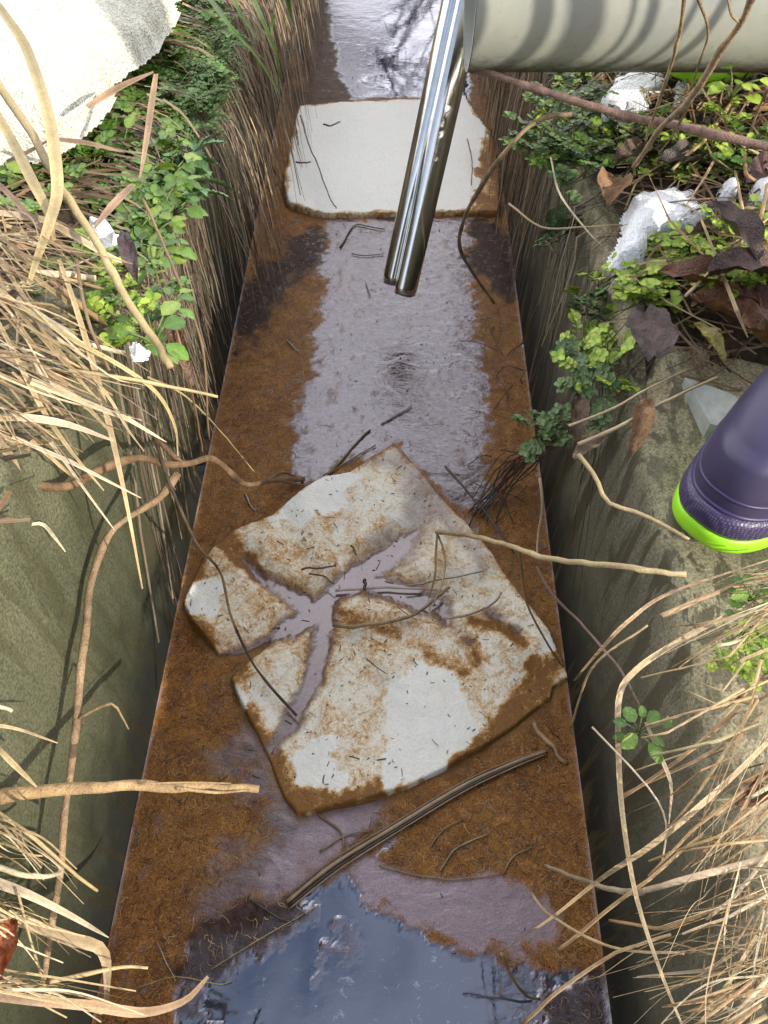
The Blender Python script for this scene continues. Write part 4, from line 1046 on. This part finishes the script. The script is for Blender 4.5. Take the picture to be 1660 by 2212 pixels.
# twigs on top of the foam sheets
FT = [([(720,1352),(790,1352),(860,1340),(905,1318),(945,1290),(972,1270)], 9, (.30,.20,.09), .022, 'curved brown stem lying on the middle of the torn sheet'),
      ([(725,1275),(800,1270),(900,1272),(970,1278)], 6, (.45,.38,.3), .012, 'pale straight stem across the wet tear'),
      ([(650,1229),(690,1226),(725,1223)], 5, (.08,.05,.03), .026, 'short dark twig above the wet tear'), ([(668,1240),(700,1245),(722,1262)], 4, (.10,.07,.04), .026, 'dark crumb of twig by the tear'),
      ([(945,1150),(962,1200),(955,1260),(935,1310)], 5, (.38,.28,.15), .045, 'thin straw loop over the torn sheet'), ([(880,1265),(960,1252),(1048,1233)], 4, (.32,.25,.2), .022, 'fine straight straw right of the tear'),
      ([(960,1338),(1010,1330),(1060,1305),(1085,1280)], 6, (.35,.28,.2), .022, 'curved grey stem near the right edge of the torn sheet'), ([(788,1250),(790,1275)], 8, (.07,.04,.03), .02, 'black seed husk standing in the wet tear'),
      ([(795,1425),(812,1440),(835,1455)], 3, (.1,.07,.05), .024, 'tiny fork of twig on the torn sheet'), ([(845,1290),(870,1320),(900,1340)], 3, (.3,.2,.1), .024, 'fine rootlet on the torn sheet'),
      ([(760,1180),(772,1200)], 5, (.08,.06,.05), .02, 'black fleck at the top of the tear')]
for P, w_, c, z, lb in FT: blade([(u, v, z) for u, v in P], w_, c, 'small_twig', lb, None, 'twig', 'stem', mat='wet')
for P, w_, c, lb in [([(650,250),(668,310),(692,370),(712,425),(728,450)], 3.5, (.16,.10,.07), 'dark hanging twig at the left of the clean foam board'), ([(700,268),(715,272),(735,262)], 4, (.15,.1,.07), 'dark twig scrap on the clean foam board'),
                 ([(640,350),(655,352),(672,350)], 4, (.15,.1,.07), 'short rootlet at the left edge of the clean foam board'), ([(1010,300),(1020,350),(1018,400)], 3, (.2,.13,.08), 'fine rootlet over the right side of the clean board')]:
    blade([(u, v, .04) for u, v in P], w_, c, 'small_twig', lb, None, 'twig', 'stem', mat='wet')
# specks
mb = MB(); rnd = random.Random(77)
for i in range(900):
    if rnd.random() < .55:
        x, y = rnd.uniform(-.29, .30), rnd.uniform(.28, .93)
        s1, t1 = foam_fields(np.array([x]), np.array([y]))
        if s1[0] > -.01: continue
        z = max(float(foam_height(np.array([x]), np.array([y]), s1, t1)[0]), .001) + .0006
    else: x, y, z = rnd.uniform(-.29, .29), rnd.uniform(.1, 2.6), .0012
    a = rnd.uniform(0, 6.28); L = rnd.uniform(.0015, .006) if rnd.random() < .85 else rnd.uniform(.006, .016)
    P = smooth_path([(x, y, z), (x + L * .5 * math.cos(a) + rnd.gauss(0, .0008), y + L * .5 * math.sin(a), z + .0005), (x + L * math.cos(a), y + L * math.sin(a), z)], 3)
    mb.tube(P, rnd.uniform(.0003, .0009), jit(rnd.choice(((.10, .06, .03), (.2, .11, .05), (.05, .035, .03))), .3), 4)
tag(mb.build('plant_crumbs', M['wet']), 'fine crumbs of plant debris on the foam and water', 'debris', kind='stuff')

# ------------------------------------------------------------------ green plants
GRN = ((.085, .17, .02), (.06, .125, .016), (.10, .19, .022), (.15, .23, .03)); LIM = ((.29, .40, .04), (.23, .34, .035), (.36, .44, .06)); GREY = ((.12, .18, .06), (.09, .15, .045))
def make_plant(kind, seed, cols, size):
    rnd = random.Random(seed); st = random.getstate(); random.seed(seed)
    mb = MB()
    if kind == 'broad':
        for i in range(9):
            a = i * 2.4 + rnd.uniform(-.3, .3); r_ = size * rnd.uniform(.3, .8); h = rnd.uniform(.35, .9) * size
            tip = np.array((math.cos(a) * r_, math.sin(a) * r_, h))
            mb.tube(smooth_path([(0, 0, 0), (tip[0] * .4, tip[1] * .4, h * .7), tuple(tip)], 4), .0007, jit((.16, .2, .07)), 4)
            L = size * rnd.uniform(.45, .75)
            mb.leaf(tip, (math.cos(a), math.sin(a), rnd.uniform(-.1, .25)), (rnd.uniform(-.25, .25), rnd.uniform(-.5, .1), 1), L, L * rnd.uniform(.62, .8), jit(rnd.choice(cols), .2), curl=rnd.uniform(.1, .6), shape='round' if rnd.random() < .5 else 'ovate', ser=.10)
    elif kind == 'small':
        for i in range(5):
            a = rnd.uniform(0, 6.28); P = smooth_path([(0, 0, 0), (math.cos(a) * size * .4, math.sin(a) * size * .4, size * .6), (math.cos(a) * size, math.sin(a) * size, size * rnd.uniform(.5, .9))], 6)
            mb.tube(P, .0006, jit((.22, .2, .08)), 4)
            for k in range(2, 7):
                for s_ in (-1, 1):
                    b = a + s_ * 1.2 + rnd.uniform(-.3, .3); L = size * rnd.uniform(.22, .42)
                    mb.leaf(P[k], (math.cos(b), math.sin(b), .25), (rnd.uniform(-.3, .3), rnd.uniform(-.5, .2), 1), L, L * .75, jit(rnd.choice(cols), .22), curl=rnd.uniform(0, .5), shape='lobed' if rnd.random() < .5 else 'round', n=6, ser=.15)
            for q in range(4):
                b = a + q * 1.57; L = size * .38
                mb.leaf(P[-1], (math.cos(b), math.sin(b), .35), (0, -.2, 1), L, L * .8, jit(rnd.choice(cols), .15), curl=.3, shape='round', n=6, ser=.12)
    elif kind == 'fern':
        for i in range(8):
            a = i * .8 + rnd.uniform(-.3, .3); P = smooth_path([(0, 0, 0), (math.cos(a) * size * .5, math.sin(a) * size * .5, size * .6), (math.cos(a) * size * 1.1, math.sin(a) * size * 1.1, size * rnd.uniform(.3, .6))], 8)
            mb.tube(P, .0006, jit((.12, .2, .05)), 4)
            for k in range(2, 9):
                for s_ in (-1, 1):
                    b = a + s_ * .9; L = size * .34 * (1.15 - k / 10)
                    for q in (-.5, 0, .5):
                        c_ = b + q; mb.leaf(P[k] + np.array((math.cos(b), math.sin(b), .1)) * L * .35, (math.cos(c_), math.sin(c_), .1), (0, -.3, 1), L * .7, L * .30, jit(rnd.choice(cols), .2), curl=.3, shape='lance', n=4)
    elif kind == 'jagged':
        for i in range(6):
            a = i * 1.05 + rnd.uniform(-.3, .3); L = size * rnd.uniform(1.1, 1.6)
            mb.leaf((0, 0, size * .2), (math.cos(a), math.sin(a), rnd.uniform(.1, .5)), (0, -.2, 1), L, L * .36, jit(rnd.choice(cols), .15), curl=rnd.uniform(.6, 1.3), shape='ovate', n=16, ser=.38, fold=.5)
    random.setstate(st)
    o = mb.build('leaves', M['leaf']); me = o.data; bpy.data.objects.remove(o); return me
PROTO = {}
for k, cols, sz in (('broad', GRN, .026), ('small', GRN, .026), ('fern', GRN, .032), ('jagged', ((.10, .19, .07), (.12, .22, .08)), .034)):
    PROTO[k] = [make_plant(k, 40 + i, cols, sz) for i in range(3)]
PROTO['lime'] = [make_plant('small', 60 + i, LIM, .022) for i in range(3)]
PROTO['limebroad'] = [make_plant('broad', 70 + i, LIM, .022) for i in range(3)]
PROTO['grey'] = [make_plant('small', 80 + i, GREY, .022) for i in range(3)]
def plant(u, v, z, kind, sc, label, group, tilt=(0, 0)):
    p = at(u, v, z)
    nm = {'fern': 'feathery_weed', 'jagged': 'thistle', 'broad': 'round_leaved_weed', 'limebroad': 'round_leaved_weed'}.get(kind, 'leafy_weed')
    o = bpy.data.objects.new(nm, random.choice(PROTO[kind])); COL.objects.link(o)
    o.location = p; o.rotation_euler = (tilt[0], tilt[1], random.uniform(0, 6.28)); o.scale = (sc * (1.45 if u < 700 else 1.15),) * 3
    return tag(o, label, {'fern': 'feathery weed', 'jagged': 'thistle'}.get(kind, 'weed'), group)
def patch(poly, n, z, kinds, sc, label, group, tilt=(0, 0), seed=1, mind=16):
    rnd = random.Random(seed); us = [p[0] for p in poly]; vs_ = [p[1] for p in poly]; done = []; tries = 0
    while len(done) < n and tries < 6000:
        tries += 1
        u, v = rnd.uniform(min(us), max(us)), rnd.uniform(min(vs_), max(vs_))
        if sdf_poly(np.array([u]), np.array([v]), poly)[0] > 0: continue
        if any(math.hypot(u - a, v - b) < mind for a, b in done): continue
        done.append((u, v))
        p = at(u, v, .47)
        if callable(z): zz = z(p.x, p.y)
        else: zz = z
        plant(u, v, zz, rnd.choice(kinds), rnd.uniform(*sc), label, group, (tilt[0] + rnd.uniform(-.25, .25), tilt[1] + rnd.uniform(-.25, .25)))
gl = lambda x, y: float(zl(np.array(min(x, -.37)), np.array(y))) - .002
gr_ = lambda x, y: float(zr(np.array(max(x, .36)), np.array(y))) - .002
patch([(365,-20),(470,-20),(485,120),(480,220),(430,290),(330,260),(250,210),(250,140),(350,50)], 100, gl, ['fern', 'fern', 'fern', 'small'], (.9, 1.4), 'feathery green weed at the top edge of the left bank by the snow', 'feathery green weeds by the snow bank', seed=1, mind=11)
patch([(340,190),(440,230),(445,330),(420,440),(370,480),(330,400),(330,260)], 12, gl, ['jagged'], (.7, 1.05), 'dark green weed with jagged thistle-like leaves hanging over the left wall', 'jagged leaved weeds on the left wall edge', tilt=(0, .5), seed=2, mind=28)
patch([(150,240),(330,270),(370,400),(380,480),(360,600),(250,560),(230,420),(120,330)], 62, gl, ['broad', 'broad', 'small'], (.9, 1.4), 'round leaved green weed among brown stalks on the left bank', 'round leaved green weeds on the left bank', seed=3, mind=15)
patch([(0,350),(110,330),(220,420),(230,480),(100,470),(0,460)], 14, gl, ['broad', 'small', 'small'], (.9, 1.3), 'green weed under the big reed leaves at the left edge', 'green weeds under the reeds at the left edge', seed=4, mind=24)
patch([(150,560),(330,600),(380,680),(340,760),(230,720),(120,680)], 16, gl, ['small', 'broad', 'lime'], (.7, 1.1), 'small green weed showing through the straw on the left bank', 'green weeds showing through the straw', seed=5, mind=22)
patch([(1110,250),(1200,190),(1280,210),(1300,300),(1290,420),(1200,430),(1120,360)], 30, gr_, ['lime', 'small', 'grey'], (.9, 1.3), 'small leaved green weed at the right wall edge below the pipe', 'weeds along the right wall edge below the pipe', seed=6, mind=20)
patch([(1170,480),(1240,480),(1240,560),(1180,560)], 4, .36, ['grey'], (.9, 1.2), 'weed tuft clinging in the shade of the right wall', 'shaded weed tufts on the right wall', tilt=(0, -.8), seed=7, mind=24)
patch([(1240,640),(1340,600),(1400,640),(1390,760),(1360,860),(1270,860),(1210,760)], 26, .40, ['grey', 'grey', 'lime'], (.8, 1.2), 'dull green weed spilling over the right wall above the boot', 'weeds spilling over the right wall', tilt=(0, -.6), seed=8, mind=20)
patch([(1340,600),(1460,620),(1560,700),(1660,760),(1640,860),(1560,860),(1480,790),(1400,720)], 44, gr_, ['lime', 'limebroad', 'lime'], (.9, 1.4), 'bright yellow-green weed on the right bank beside the dead leaves', 'bright weeds on the right bank', seed=9, mind=16)
patch([(1440,500),(1640,490),(1660,600),(1580,640),(1460,580),(1380,590)], 30, gr_, ['lime', 'limebroad'], (.9, 1.3), 'yellow-green weed below the white snow patch', 'weeds below the snow patch', seed=10, mind=16)
patch([(1300,270),(1660,330),(1660,420),(1540,400),(1400,400),(1310,380)], 34, gr_, ['lime', 'small', 'limebroad'], (.8, 1.2), 'green weed between the reddish branch and the snow', 'weeds between the branch and the snow', seed=11, mind=18)
patch([(1200,165),(1300,165),(1290,210),(1210,200)], 6, gr_, ['lime', 'small'], (.8, 1.1), 'weed just under the pipe', 'weeds just under the pipe', seed=12, mind=24)
plant(1575, 215, .56, 'limebroad', 1.4, 'upright bright green sprig beside the vines under the pipe', None)
plant(1570, 270, .54, 'lime', 1.1, 'small bright sprig just above the reddish branch at the right', None)
patch([(1120,930),(1270,925),(1290,960),(1130,960)], 5, .33, ['grey'], (.8, 1.1), 'weed sprig drooping over the right water edge', 'weed sprigs drooping over the water edge', tilt=(0, -.7), seed=13, mind=28)
patch([(1590,1300),(1660,1290),(1670,1400),(1600,1390)], 6, .46, ['broad', 'lime'], (.55, .8), 'fresh green weed below the boot at the right edge', 'fresh green weeds below the boot', seed=14, mind=22)
patch([(1590,1410),(1650,1400),(1640,1500),(1600,1480)], 4, .46, ['lime'], (.5, .7), 'small sprig below the fresh green weeds', 'small sprigs below the boot', seed=15, mind=22)
plant(1550, 1440, .44, 'lime', .5, 'lone tiny sprig left of the fresh green weeds', None)
plant(1375, 1590, .43, 'broad', .8, 'single green sprig at the edge of the right wall shadow', None)
# green grass blades top
for pts in ([(440,-20,.62),(500,60,.6),(560,130,.55),(605,205,.5)], [(540,-20,.6),(575,60,.57),(600,130,.52),(602,200,.46)], [(500,-20,.6),(520,30,.58),(560,90,.55)], [(620,-20,.55),(630,40,.5),(640,70,.47)], [(600,-20,.56),(590,40,.5),(585,80,.48)]):
    blade(pts, 9, (.22, .34, .07), 'green_grass', 'green grass blade arching over the hanging dead grass', 'green grass blades over the left wall', 'grass', 'point', .3, mat='leaf')

# ------------------------------------------------------------------ big dead leaves, right bank
def dead_leaf(u, v, z, ang, L, W, col, label, curl=.8, tilt=.2, shape='ovate', fold=.7, roll=0):
    p = at(u, v, z); mb = MB(); n = 14; L *= 1.05; W *= 1.1
    rnd = random.Random(int(u * 7 + v))
    d = np.array((math.cos(ang), math.sin(ang), tilt)); d /= np.linalg.norm(d)
    nn = np.array((math.sin(ang) * roll, -math.cos(ang) * roll, 1.0)); sd_ = np.cross(d, nn); sd_ /= np.linalg.norm(sd_); nn = np.cross(sd_, d)
    vs = []; cs = []; m_ = 8
    for i in range(n + 1):
        t = i / n; w_ = math.sin(math.pi * min(1, t * .94 + .03)) ** .7
        q = d * L * t - nn * L * curl * .35 * t * t
        for j in range(m_ + 1):
            s_ = j / m_ * 2 - 1
            e_ = W * .5 * w_
            hgt = fold * e_ * (abs(s_) ** 1.5) + W * .07 * math.sin(t * 11 + s_ * 3 + u) + W * .05 * math.sin(t * 23 - s_ * 5) 
            if abs(s_) < .1: hgt -= W * .03
            vs.append(q + sd_ * e_ * s_ * (1 - .25 * fold * abs(s_)) + nn * hgt)
            k = .75 + .5 * rnd.random() * .6 + (.25 if abs(s_) < .1 else 0); cs.append((col[0] * k, col[1] * k, col[2] * k, 1))
    fs = [(i * (m_ + 1) + j, i * (m_ + 1) + j + 1, (i + 1) * (m_ + 1) + j + 1, (i + 1) * (m_ + 1) + j) for i in range(n) for j in range(m_)]
    mb.add(vs, fs, cs); o = mb.build('dead_leaf', M['deadleaf']); o.location = p
    return tag(o, label, 'leaf')
RED = (.26, .10, .04); DKL = (.11, .065, .055); TANL = (.42, .24, .11)
dead_leaf(1420, 590, .50, -.25, .125, .045, RED, 'large wet red-brown curled leaf below the bright snow patch', 1.0, .15)
dead_leaf(1490, 640, .49, -.5, .10, .05, (.34, .15, .06), 'orange-brown leaf right under the red-brown one', .9, .05)
dead_leaf(1415, 775, .49, 1.45, .095, .055, DKL, 'dark purple-grey wet leaf lying flat near the wall edge', .3, .0, fold=.2)
dead_leaf(1630, 620, .51, -1.4, .12, .045, (.15, .045, .03), 'long dark red leaf at the right edge above the boot', .5, .0)
dead_leaf(1530, 590, .52, .1, .09, .045, (.12, .06, .045), 'dark folded leaf between snow and the red leaf', 1.2, .3)
dead_leaf(1610, 395, .505, .4, .11, .06, (.16, .07, .06), 'purple-brown leaf behind the snow lumps at the right edge', .7, .1)
dead_leaf(1640, 560, .53, 1.9, .10, .04, (.11, .065, .05), 'dark leaf standing at the right edge beside the snow', .7, .3)
dead_leaf(1310, 440, .49, 1.2, .07, .05, TANL, 'tan cupped leaf left of the bright snow patch', 1.1, .3)
dead_leaf(1330, 350, .49, .6, .08, .04, (.20, .13, .08), 'brown leaf under the thin stems right of the wall edge', .8, .1)
dead_leaf(1420, 350, .50, .1, .09, .045, (.17, .13, .10), 'grey-brown crumpled leaf above the bright snow patch', .8, .1)
dead_leaf(1400, 860, .46, -1.9, .06, .025, (.45, .24, .10), 'small orange curled leaf at the top of the wall streaks', 1.2, .0)
dead_leaf(1250, 850, .40, -1.6, .05, .025, (.30, .19, .12), 'withered brown leaf caught in the dull weeds', 1.2, -.3)
dead_leaf(1310, 940, .44, -2.6, .04, .022, (.33, .22, .14), 'withered leaf tip near the drooping sprig', 1.0, 0)
dead_leaf(1500, 700, .50, -1.0, .05, .02, (.38, .33, .06), 'small yellow leaf among the bright weeds', .8, 0)
dead_leaf(1590, 1740, .48, .5, .05, .022, (.34, .17, .08), 'orange-brown curled leaf in the straw tangle on the right', 1.2, .2)
dead_leaf(-18, 2130, .40, 1.45, .042, .028, (.42, .10, .02), 'orange-red leaf at the lower left edge', .5, .2)
dead_leaf(265, 500, .56, -1.2, .08, .02, (.12, .07, .07), 'purple-brown blade among the round green leaves', .3, 0)
dead_leaf(350, 660, .52, -1.1, .09, .018, (.22, .12, .07), 'brown withered blade at the left wall edge', .8, -.2)
# bits of dead leaf ground cover, right
mb = MB(); rnd = random.Random(50)
for i in range(420):
    x, y = rnd.uniform(.37, .95), rnd.uniform(.70, 1.7); z = float(zr(np.array(x), np.array(y))) + rnd.uniform(.002, .015); a = rnd.uniform(0, 6.28); L = rnd.uniform(.012, .04)
    mb.leaf((x, y, z), (math.cos(a), math.sin(a), rnd.uniform(-.2, .4)), (rnd.uniform(-.4, .4), rnd.uniform(-.5, .2), 1), L, L * rnd.uniform(.3, .6), jit(rnd.choice((TANL, (.3, .16, .07), (.16, .09, .05), (.36, .27, .13))), .25), curl=rnd.uniform(.3, 1.4), n=5)
tag(mb.build('leaf_litter', M['grass']), 'crumbled brown leaf litter on the right bank', 'leaf litter', kind='stuff')
# broken grey concrete slab corner by the boot
mb = MB(); tp = [at(u, v, .424) for u, v in ((1480, 815), (1580, 850), (1640, 900), (1600, 935), (1535, 915))]
vs = [tuple(p) for p in tp] + [(p.x, p.y, .39) for p in tp]; n = len(tp)
mb.add(vs, [tuple(range(n))[::-1]] + [tuple(range(n, 2 * n))] + [(i, (i + 1) % n, n + (i + 1) % n, n + i) for i in range(n)], (.4, .42, .38, 1))
tag(mb.build('concrete_fragment', simple('pale_concrete', (.42, .44, .40), .85, 0, 60, .35, .4), smooth=False), 'pale grey concrete fragment between the bright weeds and the boot', 'concrete')

# ------------------------------------------------------------------ bare shrubs beyond the frame, overhanging the ditch (seen in reflection)
def shrub(x, y, z, h, seed, n=14, lean=0, label='bare shrub'):
    rnd = random.Random(seed); mb = MB()
    def grow(p, d, L, r_, dep):
        k = 6; P = [np.array(p)]; dd = np.array(d, float)
        for i in range(k):
            dd = dd + np.array((rnd.gauss(0, .13), rnd.gauss(0, .13), rnd.gauss(0, .08) - .02 * i)); dd /= np.linalg.norm(dd); P.append(P[-1] + dd * L / k)
        mb.tube(np.array(P), r_ * (1 - .6 * np.linspace(0, 1, k + 1)), jit((.16, .11, .075), .2), 5)
        if dep > 0:
            for q in range(rnd.randint(3, 5)):
                i = rnd.randint(2, k); nd = dd + np.array((rnd.gauss(0, .6), rnd.gauss(0, .6), rnd.gauss(0, .35))); nd /= np.linalg.norm(nd)
                grow(P[i], nd, L * rnd.uniform(.4, .7), r_ * .5, dep - 1)
    for i in range(n):
        a = rnd.uniform(0, 6.28); grow((x + rnd.gauss(0, .08), y + rnd.gauss(0, .1), z), (math.cos(a) * .35 + lean, math.sin(a) * .35, 1), h * rnd.uniform(.5, 1), .007, 2)
    o = mb.build('bare_shrub', M['bark'], origin=(x, y, z)); return tag(o, label, 'shrub')
shrub(-.48, 3.5, .5, 1.1, 1, 12, .55, 'bare tangled shrub leaning over the far end of the ditch from the left')
shrub(-.38, 4.2, .5, 1.3, 2, 14, .9, 'bare shrub farther off on the left bank')
shrub(.42, 5.0, .5, 1.6, 3, 12, -.8, 'bare shrub on the far right bank')
# unseen tall reeds, added towards the sun to throw shadow bands on the pipe
for i, (u, s_, w_, lean) in enumerate(((1040, .80, .018, .02), (1190, .74, .020, .02), (1290, .98, .034, .0), (1395, .62, .006, .03), (1440, .66, .011, .03), (1530, .60, .008, .10), (1590, .55, .011, .12))):
    p = at(u, 80, PZ); p.y = PY - PR; q = p + sdir * s_
    T_ = np.array([(q.x - lean * .6, q.y, .47), (q.x - lean * .3, q.y + .01, q.z - .2), (q.x, q.y, q.z), (q.x + lean * .6, q.y - .02, q.z + .08), (q.x + lean * 1.6, q.y - .05, q.z + .14)])
    P = smooth_path(T_, 20)
    mb = MB(); mb.ribbon(P, w_ * (1 - .7 * np.linspace(0, 1, 21) ** 3), jit(ST), fold=.15, nrm=tuple(sdir))
    print('reed', [round(c) for c in proj(*T_[0])], [round(c) for c in proj(*T_[1])])
    tag(mb.build('shading_reed', M['straw'], origin=P[0]), 'tall dry reed leaf added beyond the frame to shade the pipe', 'reed', 'tall reeds added out of view to shade the pipe')

# ------------------------------------------------------------------ world and sun
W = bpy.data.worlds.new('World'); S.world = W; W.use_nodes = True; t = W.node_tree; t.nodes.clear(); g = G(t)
sky = g.n('TexSky'); sky.sky_type = 'NISHITA'; sky.sun_disc = False; sky.sun_elevation = EL
sky.sun_rotation = math.atan2(sdir.x, sdir.y); sky.altitude = 50; sky.air_density = 1.0; sky.dust_density = 1.2; sky.ozone_density = 1.2
tc = g.n('TexCoord').outputs['Generated']
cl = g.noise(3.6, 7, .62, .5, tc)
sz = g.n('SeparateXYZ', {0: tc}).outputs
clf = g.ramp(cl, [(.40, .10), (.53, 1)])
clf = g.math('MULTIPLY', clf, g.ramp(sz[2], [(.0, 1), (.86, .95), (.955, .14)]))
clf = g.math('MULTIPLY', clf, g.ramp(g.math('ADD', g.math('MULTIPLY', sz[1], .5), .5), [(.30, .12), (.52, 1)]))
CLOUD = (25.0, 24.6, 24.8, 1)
deep = g.mix(g.ramp(sz[2], [(.70, 0), (.90, 1)]), sky.outputs[0], g.mix(1, sky.outputs[0], (1.35, 1.4, 1.35), 'MULTIPLY'))
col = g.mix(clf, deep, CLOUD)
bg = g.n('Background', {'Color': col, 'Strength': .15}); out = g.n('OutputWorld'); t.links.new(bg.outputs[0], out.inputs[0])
sd_ = bpy.data.lights.new('sun', 'SUN'); sd_.energy = 5.0; sd_.angle = R(.6); sd_.color = (1, .93, .82)
so = bpy.data.objects.new('sun', sd_); COL.objects.link(so); so.rotation_euler = (-sdir).to_track_quat('-Z', 'Y').to_euler(); so.location = (3, -2, 4)
